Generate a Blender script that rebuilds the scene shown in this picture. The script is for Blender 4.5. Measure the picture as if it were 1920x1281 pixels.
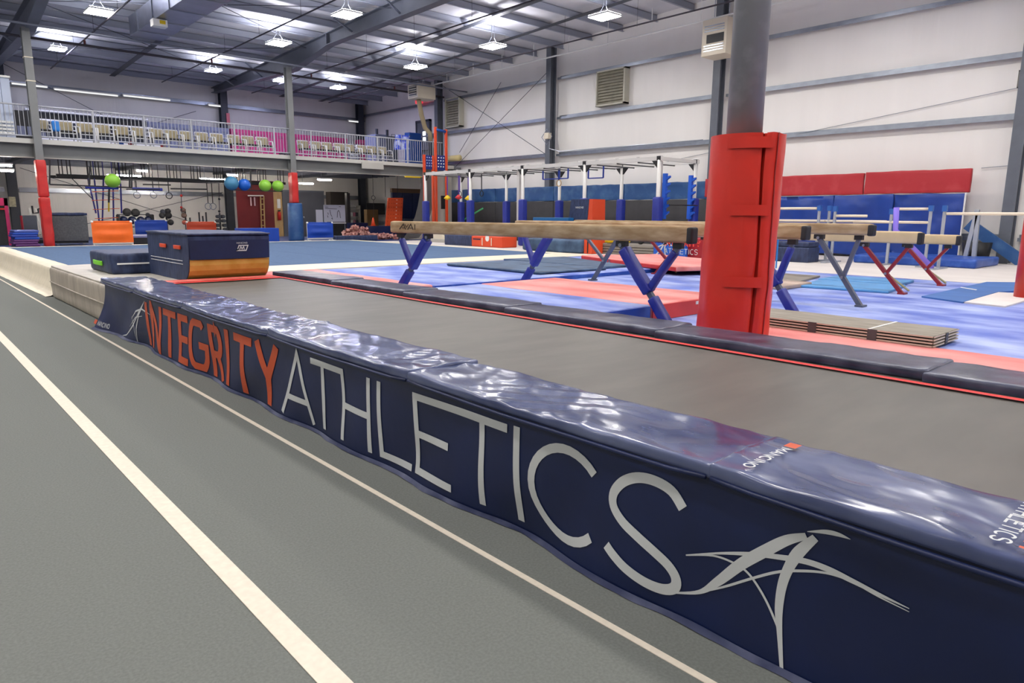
import bpy, bmesh, math, random
from mathutils import Vector, Matrix, noise
random.seed(4)
for o in list(bpy.data.objects): bpy.data.objects.remove(o)
SC = bpy.context.scene
COL = SC.collection
# ------------------------------------------------------------------ camera
F, CX, CY, CH = 1295.8, 960.0, 640.5, 1.5
YAW, PIT, ROL = math.radians(42.05), math.radians(10.405), math.radians(-0.379)
fw = Vector((math.sin(YAW)*math.cos(PIT), math.cos(YAW)*math.cos(PIT), -math.sin(PIT)))
rt = Vector((math.cos(YAW), -math.sin(YAW), 0)); dn = fw.cross(rt)
RT = math.cos(ROL)*rt + math.sin(ROL)*dn
DN = -math.sin(ROL)*rt + math.cos(ROL)*dn
cam = bpy.data.cameras.new('camera'); co = bpy.data.objects.new('camera', cam); COL.objects.link(co)
cam.sensor_width = 36; cam.lens = F/1920*36; cam.clip_end = 200
m3 = Matrix((RT, -DN, -fw)).transposed()
co.matrix_world = Matrix.Translation((0, 0, CH)) @ m3.to_4x4()
SC.camera = co
# ------------------------------------------------------------------ world, exposure
w = bpy.data.worlds.new('world'); SC.world = w; w.use_nodes = True
w.node_tree.nodes['Background'].inputs[0].default_value = (.5, .55, .6, 1)
w.node_tree.nodes['Background'].inputs[1].default_value = .05
vs = SC.view_settings
vs.view_transform = 'Standard'; vs.look = 'None'; vs.gamma = 1; vs.use_curve_mapping = False
vs.exposure = 0.28
LIGHT = 74.0          # radiance of the high-bay lamps
TUBE = 150.0           # radiance of the fluorescent tubes under the gallery
# ------------------------------------------------------------------ pixel -> place helpers (planes of the room)
def ray(px, py): return RT*((px-CX)/F) + DN*((py-CY)/F) + fw
def gz(px, py, z): v = ray(px, py); t = (z-CH)/v.z; return Vector((v.x*t, v.y*t, z))
def gx(px, py, x): v = ray(px, py); t = x/v.x; return Vector((x, v.y*t, CH+v.z*t))
def gy(px, py, y): v = ray(px, py); t = y/v.y; return Vector((v.x*t, y, CH+v.z*t))
# ------------------------------------------------------------------ materials
def lin(c): return tuple(((v/255)/12.92 if v/255 <= .04045 else ((v/255+.055)/1.055)**2.4) for v in c)
MATS = {}
def mat(name, rgb, rough=.6, metal=0., var=0., vscale=4., rgb2=None, bump=0., bscale=8., stretch=(1, 1, 1), emit=None, spec=.5, detail=4., ramp=(.35, .7), bdist=.02, coat=0., trans=0., bdet=3.):
    if name in MATS: return MATS[name]
    m = bpy.data.materials.new(name); m.use_nodes = True; MATS[name] = m
    nt = m.node_tree; b = nt.nodes['Principled BSDF']
    c = lin(rgb) + (1,)
    b.inputs['Base Color'].default_value = c
    b.inputs['Roughness'].default_value = rough; b.inputs['Metallic'].default_value = metal
    b.inputs['Specular IOR Level'].default_value = spec
    b.inputs['Coat Weight'].default_value = coat
    b.inputs['Transmission Weight'].default_value = trans
    if emit:
        b.inputs['Emission Color'].default_value = lin(emit[0]) + (1,); b.inputs['Emission Strength'].default_value = emit[1]
    if var or rgb2 or bump:
        tc = nt.nodes.new('ShaderNodeTexCoord'); mp = nt.nodes.new('ShaderNodeMapping')
        geo = nt.nodes.new('ShaderNodeNewGeometry')
        nt.links.new(geo.outputs['Position'], mp.inputs[0]); mp.inputs['Scale'].default_value = stretch
        nt.nodes.remove(tc)
    if var or rgb2:
        n = nt.nodes.new('ShaderNodeTexNoise'); n.inputs['Scale'].default_value = vscale; n.inputs['Detail'].default_value = detail
        nt.links.new(mp.outputs[0], n.inputs['Vector'])
        r = nt.nodes.new('ShaderNodeValToRGB'); nt.links.new(n.outputs['Fac'], r.inputs[0])
        r.color_ramp.elements[0].position = ramp[0]; r.color_ramp.elements[1].position = ramp[1]
        if rgb2: c2 = lin(rgb2) + (1,)
        else: c2 = tuple(min(1, x*(1+var)) for x in c[:3]) + (1,); c = tuple(x*(1-var) for x in c[:3]) + (1,)
        r.color_ramp.elements[0].color = c; r.color_ramp.elements[1].color = c2
        nt.links.new(r.outputs[0], b.inputs['Base Color'])
    if bump:
        n2 = nt.nodes.new('ShaderNodeTexNoise'); n2.inputs['Scale'].default_value = bscale; n2.inputs['Detail'].default_value = bdet
        nt.links.new(mp.outputs[0], n2.inputs['Vector'])
        bp = nt.nodes.new('ShaderNodeBump'); bp.inputs['Strength'].default_value = bump; bp.inputs['Distance'].default_value = bdist
        nt.links.new(n2.outputs['Fac'], bp.inputs['Height']); nt.links.new(bp.outputs[0], b.inputs['Normal'])
    return m
def glow(name, rgb, s):
    if name in MATS: return MATS[name]
    m = bpy.data.materials.new(name); m.use_nodes = True; MATS[name] = m
    nt = m.node_tree; nt.nodes.clear()
    e = nt.nodes.new('ShaderNodeEmission'); e.inputs[0].default_value = lin(rgb)+(1,); e.inputs[1].default_value = s
    o = nt.nodes.new('ShaderNodeOutputMaterial'); nt.links.new(e.outputs[0], o.inputs[0])
    return m
GREYC = mat('grey_carpet', (110, 113, 108), .95, var=.10, vscale=90, bump=.18, bscale=340, bdist=.004, spec=.1)
CREAM = mat('cream_vinyl', (222, 212, 188), .55, var=.05, vscale=6)
LINE = mat('cream_line', (216, 206, 188), .8, var=.05, vscale=30)
BLUEC = mat('blue_carpet', (86, 107, 136), .95, var=.07, vscale=25, stretch=(1, .25, 1), spec=.1)
CHALKB = mat('chalked_blue_vinyl', (78, 102, 184), .55, rgb2=(168, 182, 222), vscale=2.2, stretch=(1, .45, 1), detail=9, ramp=(.38, .70), bump=.1, bscale=3)
CHALKR = mat('chalked_red_vinyl', (212, 108, 102), .55, rgb2=(236, 162, 154), vscale=1.6, stretch=(1, .5, 1), detail=7, bump=.1, bscale=3)
CHALKBS = mat('royal_blue_vinyl', (28, 72, 160), .4, rgb2=(70, 110, 190), vscale=5, detail=6, ramp=(.45, .8))
REDV = mat('red_vinyl', (202, 42, 28), .36, var=.06, vscale=3, bump=.12, bscale=5, bdist=.03)
REDV2 = mat('red_pad_vinyl', (196, 40, 36), .45, var=.10, vscale=4, bump=.3, bscale=5, bdist=.03)
CRIMSON = mat('crimson_wall_vinyl', (170, 34, 42), .5, rgb2=(188, 62, 66), vscale=3, detail=6, ramp=(.5, .85), bump=.3, bscale=3)
NAVY = mat('navy_vinyl', (10, 26, 68), .4, var=.2, vscale=2.2, bump=.12, bscale=5, bdist=.02)
NAVYP = mat('navy_pad_top', (46, 56, 92), .2, rgb2=(92, 100, 130), vscale=2.0, stretch=(2.5, 1, 1), bump=.18, bscale=4, bdist=.03, bdet=1., coat=.1)  # paler tones put the white reflection on the pads into the colour
NAVYR = mat('dark_navy_pad', (34, 38, 62), .3, rgb2=(78, 82, 102), vscale=5, bump=.35, bscale=7, bdist=.02)
NAVYT = mat('navy_denim_vinyl', (26, 38, 70), .55, rgb2=(50, 64, 100), vscale=14, stretch=(1, 1, .4), bump=.2, bscale=14)
BED = mat('grey_bed_webbing', (92, 89, 83), .45, var=.12, vscale=2.6, stretch=(.7, 2.5, 1), bump=.15, bscale=220, bdist=.002, spec=.3)
REDL = mat('red_webbing', (222, 44, 40), .6)
TANB = mat('taupe_block_vinyl', (158, 148, 134), .5, rgb2=(182, 173, 158), vscale=3, bump=.25, bscale=9, stretch=(1, 2, .4))
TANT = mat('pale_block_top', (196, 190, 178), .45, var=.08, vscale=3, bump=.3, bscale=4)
ORANGEL = mat('orange_print', (190, 76, 34), .5)
WHITEL = mat('white_print', (192, 195, 194), .5)
WHITEW = mat('white_wall_liner', (236, 233, 228), .38, var=.02, vscale=1, bump=.55, bscale=1.6, stretch=(1.6, 1.6, .12), bdist=.05)
ROOFW = mat('roof_liner', (212, 212, 218), .5, var=.06, vscale=1.5, bump=.3, bscale=1.2)
STEEL = mat('grey_painted_steel', (92, 97, 106), .45, var=.08, vscale=4)
STEELD = mat('dark_painted_steel', (58, 62, 72), .5, var=.1, vscale=3)
RAFT = mat('rafter_paint', (96, 100, 110), .45, var=.06, vscale=3)
STEELG = mat('gallery_beam_paint', (118, 120, 120), .5, var=.05, vscale=2)
POLE = mat('scuffed_pole_paint', (112, 114, 118), .4, rgb2=(140, 142, 146), vscale=3.5, detail=8, ramp=(.5, .8))
GALV = mat('galvanised_steel', (150, 156, 166), .3, metal=.75, var=.1, vscale=4)
DUCT = mat('duct_sheet_metal', (150, 154, 166), .28, metal=.85, var=.1, vscale=3)
ALU = mat('satin_aluminium', (205, 204, 200), .45, metal=.1)
WHITEP = mat('white_paint', (228, 228, 224), .5)
BEIGE = mat('beige_enamel', (216, 206, 184), .5)
BLACK = mat('black_paint', (22, 22, 25), .5)
BLACKR = mat('black_rubber', (34, 34, 36), .7, var=.15, vscale=10)
RIGB = mat('rig_blue_pad', (34, 48, 140), .45, var=.08, vscale=6)
BEAMB = mat('beam_leg_blue_pad', (26, 38, 132), .4, rgb2=(60, 68, 140), vscale=6, ramp=(.45, .8))
BEAMM = mat('beam_leg_grey_steel', (84, 92, 108), .38, metal=.3)
TEAL = mat('beam_leg_teal', (34, 58, 86), .4)
MAROON = mat('beam_leg_red', (134, 28, 38), .4)
SUEDE = mat('tan_beam_suede', (146, 122, 90), .85, rgb2=(186, 166, 134), vscale=5, stretch=(1, .8, 3), detail=7, ramp=(.35, .75), spec=.15)
SUEDE2 = mat('pale_beam_suede', (204, 182, 142), .85, var=.06, vscale=5, spec=.15)
TEALM = mat('dark_teal_mat', (36, 58, 84), .6, rgb2=(74, 100, 128), vscale=3, detail=6)
ORANGE = mat('orange_vinyl', (238, 104, 18), .5, var=.05, vscale=4, bump=.2, bscale=3)
ORANGED = mat('orange_red_vinyl', (214, 72, 30), .5)
ROYAL = mat('royal_blue_fabric', (12, 66, 168), .5, var=.08, vscale=4, bump=.2, bscale=3)
GOLD = mat('gold_vinyl', (180, 144, 58), .5, rgb2=(198, 164, 84), vscale=6)
BLUEWALL = mat('wall_pad_blue', (34, 76, 128), .42, rgb2=(74, 110, 152), vscale=3, detail=6, ramp=(.45, .8), bump=.3, bscale=3)
BLUEMAT = mat('crumpled_blue_vinyl', (26, 60, 140), .3, var=.1, vscale=3, bump=.8, bscale=1.8, bdist=.08, bdet=1.)
DARKW = mat('dark_grey_pad', (58, 58, 60), .7, var=.12, vscale=4)
PLY = mat('plywood', (196, 164, 112), .7, rgb2=(176, 140, 90), vscale=4, stretch=(6, 6, .6))
WOODG = mat('weathered_board', (126, 120, 108), .8, rgb2=(150, 144, 130), vscale=6, stretch=(3, .5, 1))
WOODE = mat('board_core', (190, 178, 162), .8)
PINK = mat('pink_locker', (190, 44, 112), .45, var=.05, vscale=3)
GREYL = mat('grey_locker', (116, 122, 148), .45, var=.05, vscale=3)
BEIGEF = mat('beige_upholstery', (170, 158, 126), .85, var=.06, vscale=8)
MAROONW = mat('dark_red_board', (108, 22, 26), .6, var=.08, vscale=2)
DKGREYW = mat('grey_sheet_wall', (88, 90, 98), .6, var=.05, vscale=2)
CARPETG = mat('grey_carpet_foam', (92, 94, 96), .95, var=.14, vscale=22, spec=.1)
PURPLE = mat('purple_vinyl', (92, 44, 104), .45)
LIME = mat('lime_rubber', (138, 196, 62), .4)
SKYB = mat('dusty_blue_rubber', (66, 128, 164), .4)
BLUEB = mat('blue_rubber', (20, 92, 190), .4)
LIGHTB = mat('light_blue_vinyl', (80, 142, 194), .55, var=.1, vscale=3)
MIDB = mat('mid_blue_vinyl', (52, 100, 164), .6, var=.08, vscale=3)
WHITEF = mat('chalky_white_floor', (206, 200, 194), .7, var=.06, vscale=2, stretch=(1, .4, 1))
YELLOW = mat('yellow_vinyl', (226, 192, 20), .5)
GREENH = mat('lime_green_strap', (120, 204, 40), .6)
TANMAT = mat('taupe_mat', (178, 158, 144), .7, var=.06, vscale=5)
GREYMAT = mat('grey_brown_mat', (128, 122, 112), .7, var=.06, vscale=5)
WHITEBD = mat('whiteboard_face', (206, 208, 222), .3)
INK = mat('dark_marker_ink', (50, 52, 70), .6)
GREYB = mat('grey_warped_wall', (66, 66, 68), .6, var=.1, vscale=3)
PANELG = mat('pale_grey_panel', (172, 168, 158), .6, var=.04, vscale=2)
LAVB = mat('pale_lavender_sheet', (186, 196, 216), .5)
COBALT = mat('cobalt_pad', (14, 70, 150), .5)
MULTIF = mat('mixed_foam_pink', (196, 150, 140), .8, rgb2=(140, 84, 80), vscale=9, ramp=(.45, .55))
LAMPW = glow('lamp_face', (255, 250, 244), LIGHT)
LAMPC = glow('lamp_face_cool', (206, 210, 255), LIGHT*1.5)
LAMPUP = glow('lamp_top_glow', (250, 248, 255), LIGHT*.65)
TUBEW = glow('tube_glow', (255, 244, 232), TUBE)
WINLIT = glow('lit_window', (240, 244, 255), 3.)
# ------------------------------------------------------------------ mesh builder
class MB:
    def __init__(s): s.v = []; s.f = []
    def add(s, vs, fs):
        n = len(s.v); s.v += [Vector(p) for p in vs]; s.f += [tuple(i+n for i in f) for f in fs]; return s
    def box(s, x0, x1, y0, y1, z0, z1):
        x0, x1 = sorted((x0, x1)); y0, y1 = sorted((y0, y1)); z0, z1 = sorted((z0, z1))
        return s.add([(x0,y0,z0),(x1,y0,z0),(x1,y1,z0),(x0,y1,z0),(x0,y0,z1),(x1,y0,z1),(x1,y1,z1),(x0,y1,z1)],
                     [(0,3,2,1),(4,5,6,7),(0,1,5,4),(1,2,6,5),(2,3,7,6),(3,0,4,7)])
    def bar(s, p0, p1, wx, wz, up=(0, 0, 1)):
        p0, p1 = Vector(p0), Vector(p1); d = (p1-p0).normalized(); u = Vector(up)
        if abs(d.dot(u)) > .95: u = Vector((0, 1, 0))
        a = d.cross(u).normalized()*wx/2; b = a.cross(d).normalized()*wz/2
        c = [p0-a-b, p0+a-b, p0+a+b, p0-a+b, p1-a-b, p1+a-b, p1+a+b, p1-a+b]
        return s.add(c, [(0,1,2,3),(4,7,6,5),(0,4,5,1),(1,5,6,2),(2,6,7,3),(3,7,4,0)])
    def tube(s, pts, r, n=8, cap=True):
        pts = [Vector(p) for p in pts]; rings = []; prev = None
        for i, p in enumerate(pts):
            d = (pts[min(i+1, len(pts)-1)]-pts[max(i-1, 0)]).normalized()
            u = prev if prev is not None and abs(prev.dot(d)) < .95 else (Vector((0,0,1)) if abs(d.z) < .9 else Vector((1,0,0)))
            a = (u - d*u.dot(d)).normalized(); b = d.cross(a); prev = a
            rr = r[i] if isinstance(r, (list, tuple)) else r
            rings.append([p + (a*math.cos(2*math.pi*k/n)+b*math.sin(2*math.pi*k/n))*rr for k in range(n)])
        vs = [q for R in rings for q in R]; fs = []
        for i in range(len(rings)-1):
            for k in range(n): fs.append((i*n+k, i*n+(k+1)%n, (i+1)*n+(k+1)%n, (i+1)*n+k))
        if cap: fs += [tuple(range(n-1, -1, -1)), tuple(range((len(rings)-1)*n, len(rings)*n))]
        return s.add(vs, fs)
    def ring(s, c, r, t, axis='y', n=20, m=6):
        c = Vector(c); vs = []; fs = []
        for i in range(n):
            a = 2*math.pi*i/n
            for j in range(m):
                b = 2*math.pi*j/m; q = r+t*math.cos(b); h = t*math.sin(b)
                v = {'y': (q*math.cos(a), h, q*math.sin(a)), 'x': (h, q*math.cos(a), q*math.sin(a)), 'z': (q*math.cos(a), q*math.sin(a), h)}[axis]
                vs.append(c+Vector(v))
        for i in range(n):
            for j in range(m): fs.append((i*m+j, ((i+1)%n)*m+j, ((i+1)%n)*m+(j+1)%m, i*m+(j+1)%m))
        return s.add(vs, fs)
    def ball(s, c, r, n=20, m=12, sq=(1, 1, 1)):
        c = Vector(c); vs = [c+Vector((0,0,r*sq[2]))]; fs = []
        for i in range(1, m):
            t = math.pi*i/m
            for k in range(n):
                a = 2*math.pi*k/n; vs.append(c+Vector((r*sq[0]*math.sin(t)*math.cos(a), r*sq[1]*math.sin(t)*math.sin(a), r*sq[2]*math.cos(t))))
        vs.append(c-Vector((0,0,r*sq[2])))
        for k in range(n): fs.append((0, 1+k, 1+(k+1)%n))
        for i in range(m-2):
            for k in range(n): fs.append((1+i*n+k, 1+(i+1)*n+k, 1+(i+1)*n+(k+1)%n, 1+i*n+(k+1)%n))
        L = len(vs)-1; b = 1+(m-2)*n
        for k in range(n): fs.append((L, b+(k+1)%n, b+k))
        return s.add(vs, fs)
    def prism(s, pts, a0, a1, axis='y'):      # polygon in the plane across `axis`, extruded a0..a1
        n = len(pts)
        def P(u, v, a): return {'y': (u, a, v), 'x': (a, u, v), 'z': (u, v, a)}[axis]
        vs = [P(u, v, a0) for u, v in pts] + [P(u, v, a1) for u, v in pts]
        fs = [tuple(range(n)), tuple(range(2*n-1, n-1, -1))] + [(i, n+i, n+(i+1)%n, (i+1)%n) for i in range(n)]
        return s.add(vs, fs)
    def soft(s, x0, x1, y0, y1, z0, z1, r=.03, nx=8, ny=8, nz=3, amp=0., fq=2., seed=0., fn=None):
        lo = Vector((min(x0,x1), min(y0,y1), min(z0,z1))); hi = Vector((max(x0,x1), max(y0,y1), max(z0,z1)))
        r = min(r, min(hi-lo)/2.01); il = lo+Vector((r,r,r)); ih = hi-Vector((r,r,r))
        def coords(a, b, n):
            c = [a, a+r*.3, a+r] + [a+r+(b-a-2*r)*i/n for i in range(1, n)] + [b-r, b-r*.3, b]
            return c
        cs = [coords(lo[i], hi[i], (nx, ny, nz)[i]) for i in range(3)]
        idx = {}; vs = []
        def V(i, j, k):
            if (i,j,k) in idx: return idx[(i,j,k)]
            p = Vector((cs[0][i], cs[1][j], cs[2][k]))
            q = Vector([min(max(p[t], il[t]), ih[t]) for t in range(3)])
            d = (p-q); d = d.normalized() if d.length > 1e-9 else Vector((0,0,1))
            o = q+d*r
            if amp: o += d*amp*noise.noise(o*fq+Vector((seed, seed*.7, 0)))
            if fn: o = fn(o)
            idx[(i,j,k)] = len(vs); vs.append(o); return len(vs)-1
        I, J, K = [len(c)-1 for c in cs]; fs = []
        for i in range(I):
            for j in range(J):
                fs.append((V(i,j,0), V(i,j+1,0), V(i+1,j+1,0), V(i+1,j,0))); fs.append((V(i,j,K), V(i+1,j,K), V(i+1,j+1,K), V(i,j+1,K)))
        for i in range(I):
            for k in range(K):
                fs.append((V(i,0,k), V(i+1,0,k), V(i+1,0,k+1), V(i,0,k+1))); fs.append((V(i,J,k), V(i,J,k+1), V(i+1,J,k+1), V(i+1,J,k)))
        for j in range(J):
            for k in range(K):
                fs.append((V(0,j,k), V(0,j,k+1), V(0,j+1,k+1), V(0,j+1,k))); fs.append((V(I,j,k), V(I,j+1,k), V(I,j+1,k+1), V(I,j,k+1)))
        return s.add(vs, fs)
    def grid(s, fn, nu, nv):
        vs = [fn(i/nu, j/nv) for i in range(nu+1) for j in range(nv+1)]
        fs = [(i*(nv+1)+j, (i+1)*(nv+1)+j, (i+1)*(nv+1)+j+1, i*(nv+1)+j+1) for i in range(nu) for j in range(nv)]
        return s.add(vs, fs)
    def xform(s, M): s.v = [M @ v for v in s.v]; return s
    def build(s, name, m, parent=None, smooth=False, bevel=0., label=None):
        W = Vector((0,0,0)); p = parent
        while p is not None: W += p.location; p = p.parent
        if parent is None:
            xs = [v.x for v in s.v]; ys = [v.y for v in s.v]; zs = [v.z for v in s.v]
            loc = Vector(((min(xs)+max(xs))/2, (min(ys)+max(ys))/2, min(zs)))
        else: loc = Vector((0,0,0))
        me = bpy.data.meshes.new(name)
        me.from_pydata([tuple(v-W-loc) for v in s.v], [], s.f)
        if bevel:
            bm = bmesh.new(); bm.from_mesh(me)
            bmesh.ops.bevel(bm, geom=bm.edges[:], offset=bevel, segments=2, affect='EDGES', profile=.6); bm.to_mesh(me); bm.free()
        bm = bmesh.new(); bm.from_mesh(me); bmesh.ops.recalc_face_normals(bm, faces=bm.faces[:]); bm.to_mesh(me); bm.free()
        if smooth:
            for p in me.polygons: p.use_smooth = True
        me.materials.append(m)
        o = bpy.data.objects.new(name, me); COL.objects.link(o); o.location = loc
        if parent is not None: o.parent = parent
        if label: o['label'] = label
        return o
def tag(o, label, cat, group=None, kind=None):
    o['label'] = label; o['category'] = cat
    if group: o['group'] = group
    if kind: o['kind'] = kind
    return o
def thing(name, loc, label, cat, group=None):
    o = bpy.data.objects.new(name, None); COL.objects.link(o); o.location = loc; o.empty_display_size = .1
    return tag(o, label, cat, group)
def struct(name, mb, m, **k):
    o = mb.build(name, m, **k); o['kind'] = 'structure'; return o
def copy_tree(o, parent=None):
    c = o.copy(); COL.objects.link(c); c.parent = parent
    for ch in list(o.children): copy_tree(ch, c)
    return c
ORD = ['first','second','third','fourth','fifth','sixth','seventh','eighth','ninth','tenth','eleventh','twelfth','thirteenth','fourteenth','fifteenth','sixteenth','seventeenth','eighteenth','nineteenth','twentieth']
# ------------------------------------------------------------------ lettering: strokes in a unit box (u right, v up)
def arc(cx, cy, rx, ry, a0, a1, n=14): return [(cx+rx*math.cos(math.radians(a0+(a1-a0)*i/n)), cy+ry*math.sin(math.radians(a0+(a1-a0)*i/n))) for i in range(n+1)]
GLY = {
 'I': [[(.5,0),(.5,1)]], 'N': [[(0,0),(0,1),(1,0),(1,1)]], 'T': [[(0,1),(1,1)],[(.5,1),(.5,0)]],
 'E': [[(1,1),(0,1),(0,0),(1,0)],[(0,.5),(.9,.5)]], 'G': [arc(.5,.5,.5,.5,45,330,20)+[(1,.5),(.55,.5)]],
 'R': [[(0,0),(0,1),(.5,1)]+arc(.5,.72,.45,.28,90,-90,10)+[(0,.44)],[(.45,.44),(1,0)]], 'Y': [[(0,1),(.5,.45),(1,1)],[(.5,.5),(.5,0)]],
 'A': [[(0,0),(.5,1),(1,0)],[(.2,.33),(.8,.33)]], 'H': [[(0,0),(0,1)],[(1,0),(1,1)],[(0,.5),(1,.5)]], 'L': [[(0,1),(0,0),(1,0)]],
 'C': [arc(.55,.5,.55,.5,50,310,20)], 'S': [arc(.5,.74,.46,.26,20,240,12)[:-1]+[(.5,.5)]+arc(.5,.26,.46,.26,60,-160,12)[1:]],
 'M': [[(0,0),(0,1),(.5,.3),(1,1),(1,0)]], 'O': [arc(.5,.5,.5,.5,0,360,20)], 'V': [[(0,1),(.5,0),(1,1)]], '1': [[(.5,0),(.5,1)]],
}
def ribbon(mb, pts, w, fn, step=.06, wid=None):
    # thick polyline in (u,v); fn maps (u,v) to the surface
    P = [Vector(p) for p in pts]; Q = [P[0]]
    for a, b in zip(P, P[1:]):
        n = max(1, int((b-a).length/step))
        for i in range(1, n+1): Q.append(a+(b-a)*i/n)
    vs = []
    for i, p in enumerate(Q):
        d0 = (p-Q[i-1]).normalized() if i else (Q[1]-p).normalized()
        d1 = (Q[i+1]-p).normalized() if i < len(Q)-1 else d0
        n0 = Vector((-d0.y, d0.x)); n1 = Vector((-d1.y, d1.x)); m = n0+n1
        m = m.normalized() if m.length > 1e-6 else n0
        k = 1/max(.45, m.dot(n0)); ww = (wid(i/(len(Q)-1)) if wid else w)
        a = p+m*ww/2*k; b = p-m*ww/2*k
        vs += [fn(a.x, a.y), fn(b.x, b.y)]
    mb.add(vs, [(2*i, 2*i+1, 2*i+3, 2*i+2) for i in range(len(Q)-1)])
def glyph(ch, u0, u1, v0, v1, w, fn, step=.06):
    mb = MB()
    for st in GLY[ch]:
        # keep the stroke inside the box
        ribbon(mb, [(u0+w/2+(u1-u0-w)*x, v0+w/2*(0 if y in (0,) and ch in 'INTRYAHI1V' else 1)*1+(v1-v0-w)*y if not (ch in 'IHNAYT1RVM') else v0+(v1-v0)*y - (w/2 if (y == 1 and ch in 'TR' ) else 0)) for x, y in st], w, fn, step)
    return mb
def text_row(s, u0, v0, h, w, fn, m, parent, adv=.75, gap=.25, flip=1):
    u = u0; mb = MB()
    for ch in s:
        if ch != ' ':
            wd = h*(.2 if ch in 'I1' else adv)
            for st in GLY[ch]: ribbon(mb, [(u+wd*x*flip, v0+h*y) for x, y in st], w, fn, .05)
        else: wd = h*.4
        u += (wd+h*gap)*flip
    return mb.build('lettering', m, parent)
# ================================================================== THE SETTING
XW, YB, G = 21.15, 36.3, .38            # right wall, back wall, level of the raised gym floor
XL, YF = -14.0, -14.0                   # walls behind and to the left of the camera
def roofz(y): return 7.72 + (YB-y)*.036 if y > 4 else 7.72 + (YB-4)*.036 - (4-y)*.036
fl = struct('floor', MB().box(XL, XW, YF, YB, -.1, 0), GREYC)
# raised gym floor behind and to the right of the tumbling lane
gf = struct('floor', MB().box(4.75, 14.0, -4, 12.15, 0, G), CHALKB)
gf2 = struct('floor', MB().box(14.05, XW, -4, 25.2, 0, G), WHITEF)
gf3 = struct('floor', MB().box(-6, XW, 25.25, YB, 0, G), mat('gallery_floor_mat', (40, 60, 116), .7, var=.12, vscale=2))
# walls
wr = struct('wall_right', MB().box(XW, XW+.2, YF, YB+.2, 0, 9.2), WHITEW)
wb = struct('wall_back', MB().box(XL, XW, YB, YB+.2, 0, 8.4), WHITEW)
struct('wall_left', MB().box(XL-.2, XL, YF, YB, 0, 9.2), WHITEW)
struct('wall_front', MB().box(XL, XW, YF-.2, YF, 0, 9.2), WHITEW)
# right wall: girts, columns, brace rods
for z in (6.93, 5.40, 3.95, 1.0):
    for y0, y1 in ((28.75, YB), (21.0, 28.3), (13.3, 20.6), (4.9, 12.9), (-10, 4.5)):
        b = MB().box(XW-.2, XW, y0, y1, z-.012, z+.012).box(XW-.2, XW-.185, y0, y1, z-.075, z-.012).box(XW-.03, XW, y0, y1, z+.012, z+.09)
        b.build('girt', GALV, wr)
for i, y in enumerate((28.5, 20.8, 13.1, 4.7, -3.6)):
    zt = roofz(y)-.15
    MB().box(XW-.5, XW-.2, y-.012, y+.012, 0, zt).box(XW-.515, XW-.485, y-.13, y+.13, 0, zt).box(XW-.215, XW-.19, y-.13, y+.13, 0, zt).build('column', STEEL, wr)
for a, b in (((28.3, 7.6), (21.0, 3.9)), ((28.3, 3.2), (21.0, 7.3)), ((27.0, 4.4), (24.0, 7.2))):
    MB().tube([(XW-.25, a[0], a[1]), (XW-.25, b[0], b[1])], .012, 5).build('brace_rod', STEELD, wr)
# thin cable along the right wall
MB().tube([(XW-.05, 16, 3.3), (XW-.05, 4, 4.75)], .008, 5).build('cable', GALV, wr)
MB().tube([(XW-.05, 5.5, 2.75), (XW-.05, 2, 2.95)], .008, 5).build('cable', GALV, wr)
# back wall: girts, columns, brace rods
for z in (6.72, 2.40):
    for x0, x1 in ((-12, 4.0), (4.5, 12.95), (13.4, XW)):
        MB().box(x0, x1, YB-.2, YB, z-.012, z+.012).box(x0, x1, YB-.2, YB-.185, z-.09, z-.012).box(x0, x1, YB-.03, YB, z+.012, z+.1).build('girt', GALV, wb)
for x in (-4.5, 4.25, 13.18, 20.75):
    MB().box(x-.015, x+.015, YB-.5, YB-.2, 0, 7.65).box(x-.17, x+.17, YB-.515, YB-.485, 0, 7.65).box(x-.17, x+.17, YB-.215, YB-.19, 0, 7.65).build('column', STEELD, wb)
for p0, p1 in (((4.3, 7.5), (11.2, 4.1)), ((11.9, 6.3), (7.5, 4.6)), ((4.6, 3.3), (12.9, .5)), ((12.9, 2.5), (5.0, .5))):
    MB().tube([(p0[0], YB-.27, p0[1]), (p1[0], YB-.27, p1[1])], .012, 5).build('brace_rod', STEELD, wb)
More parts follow.
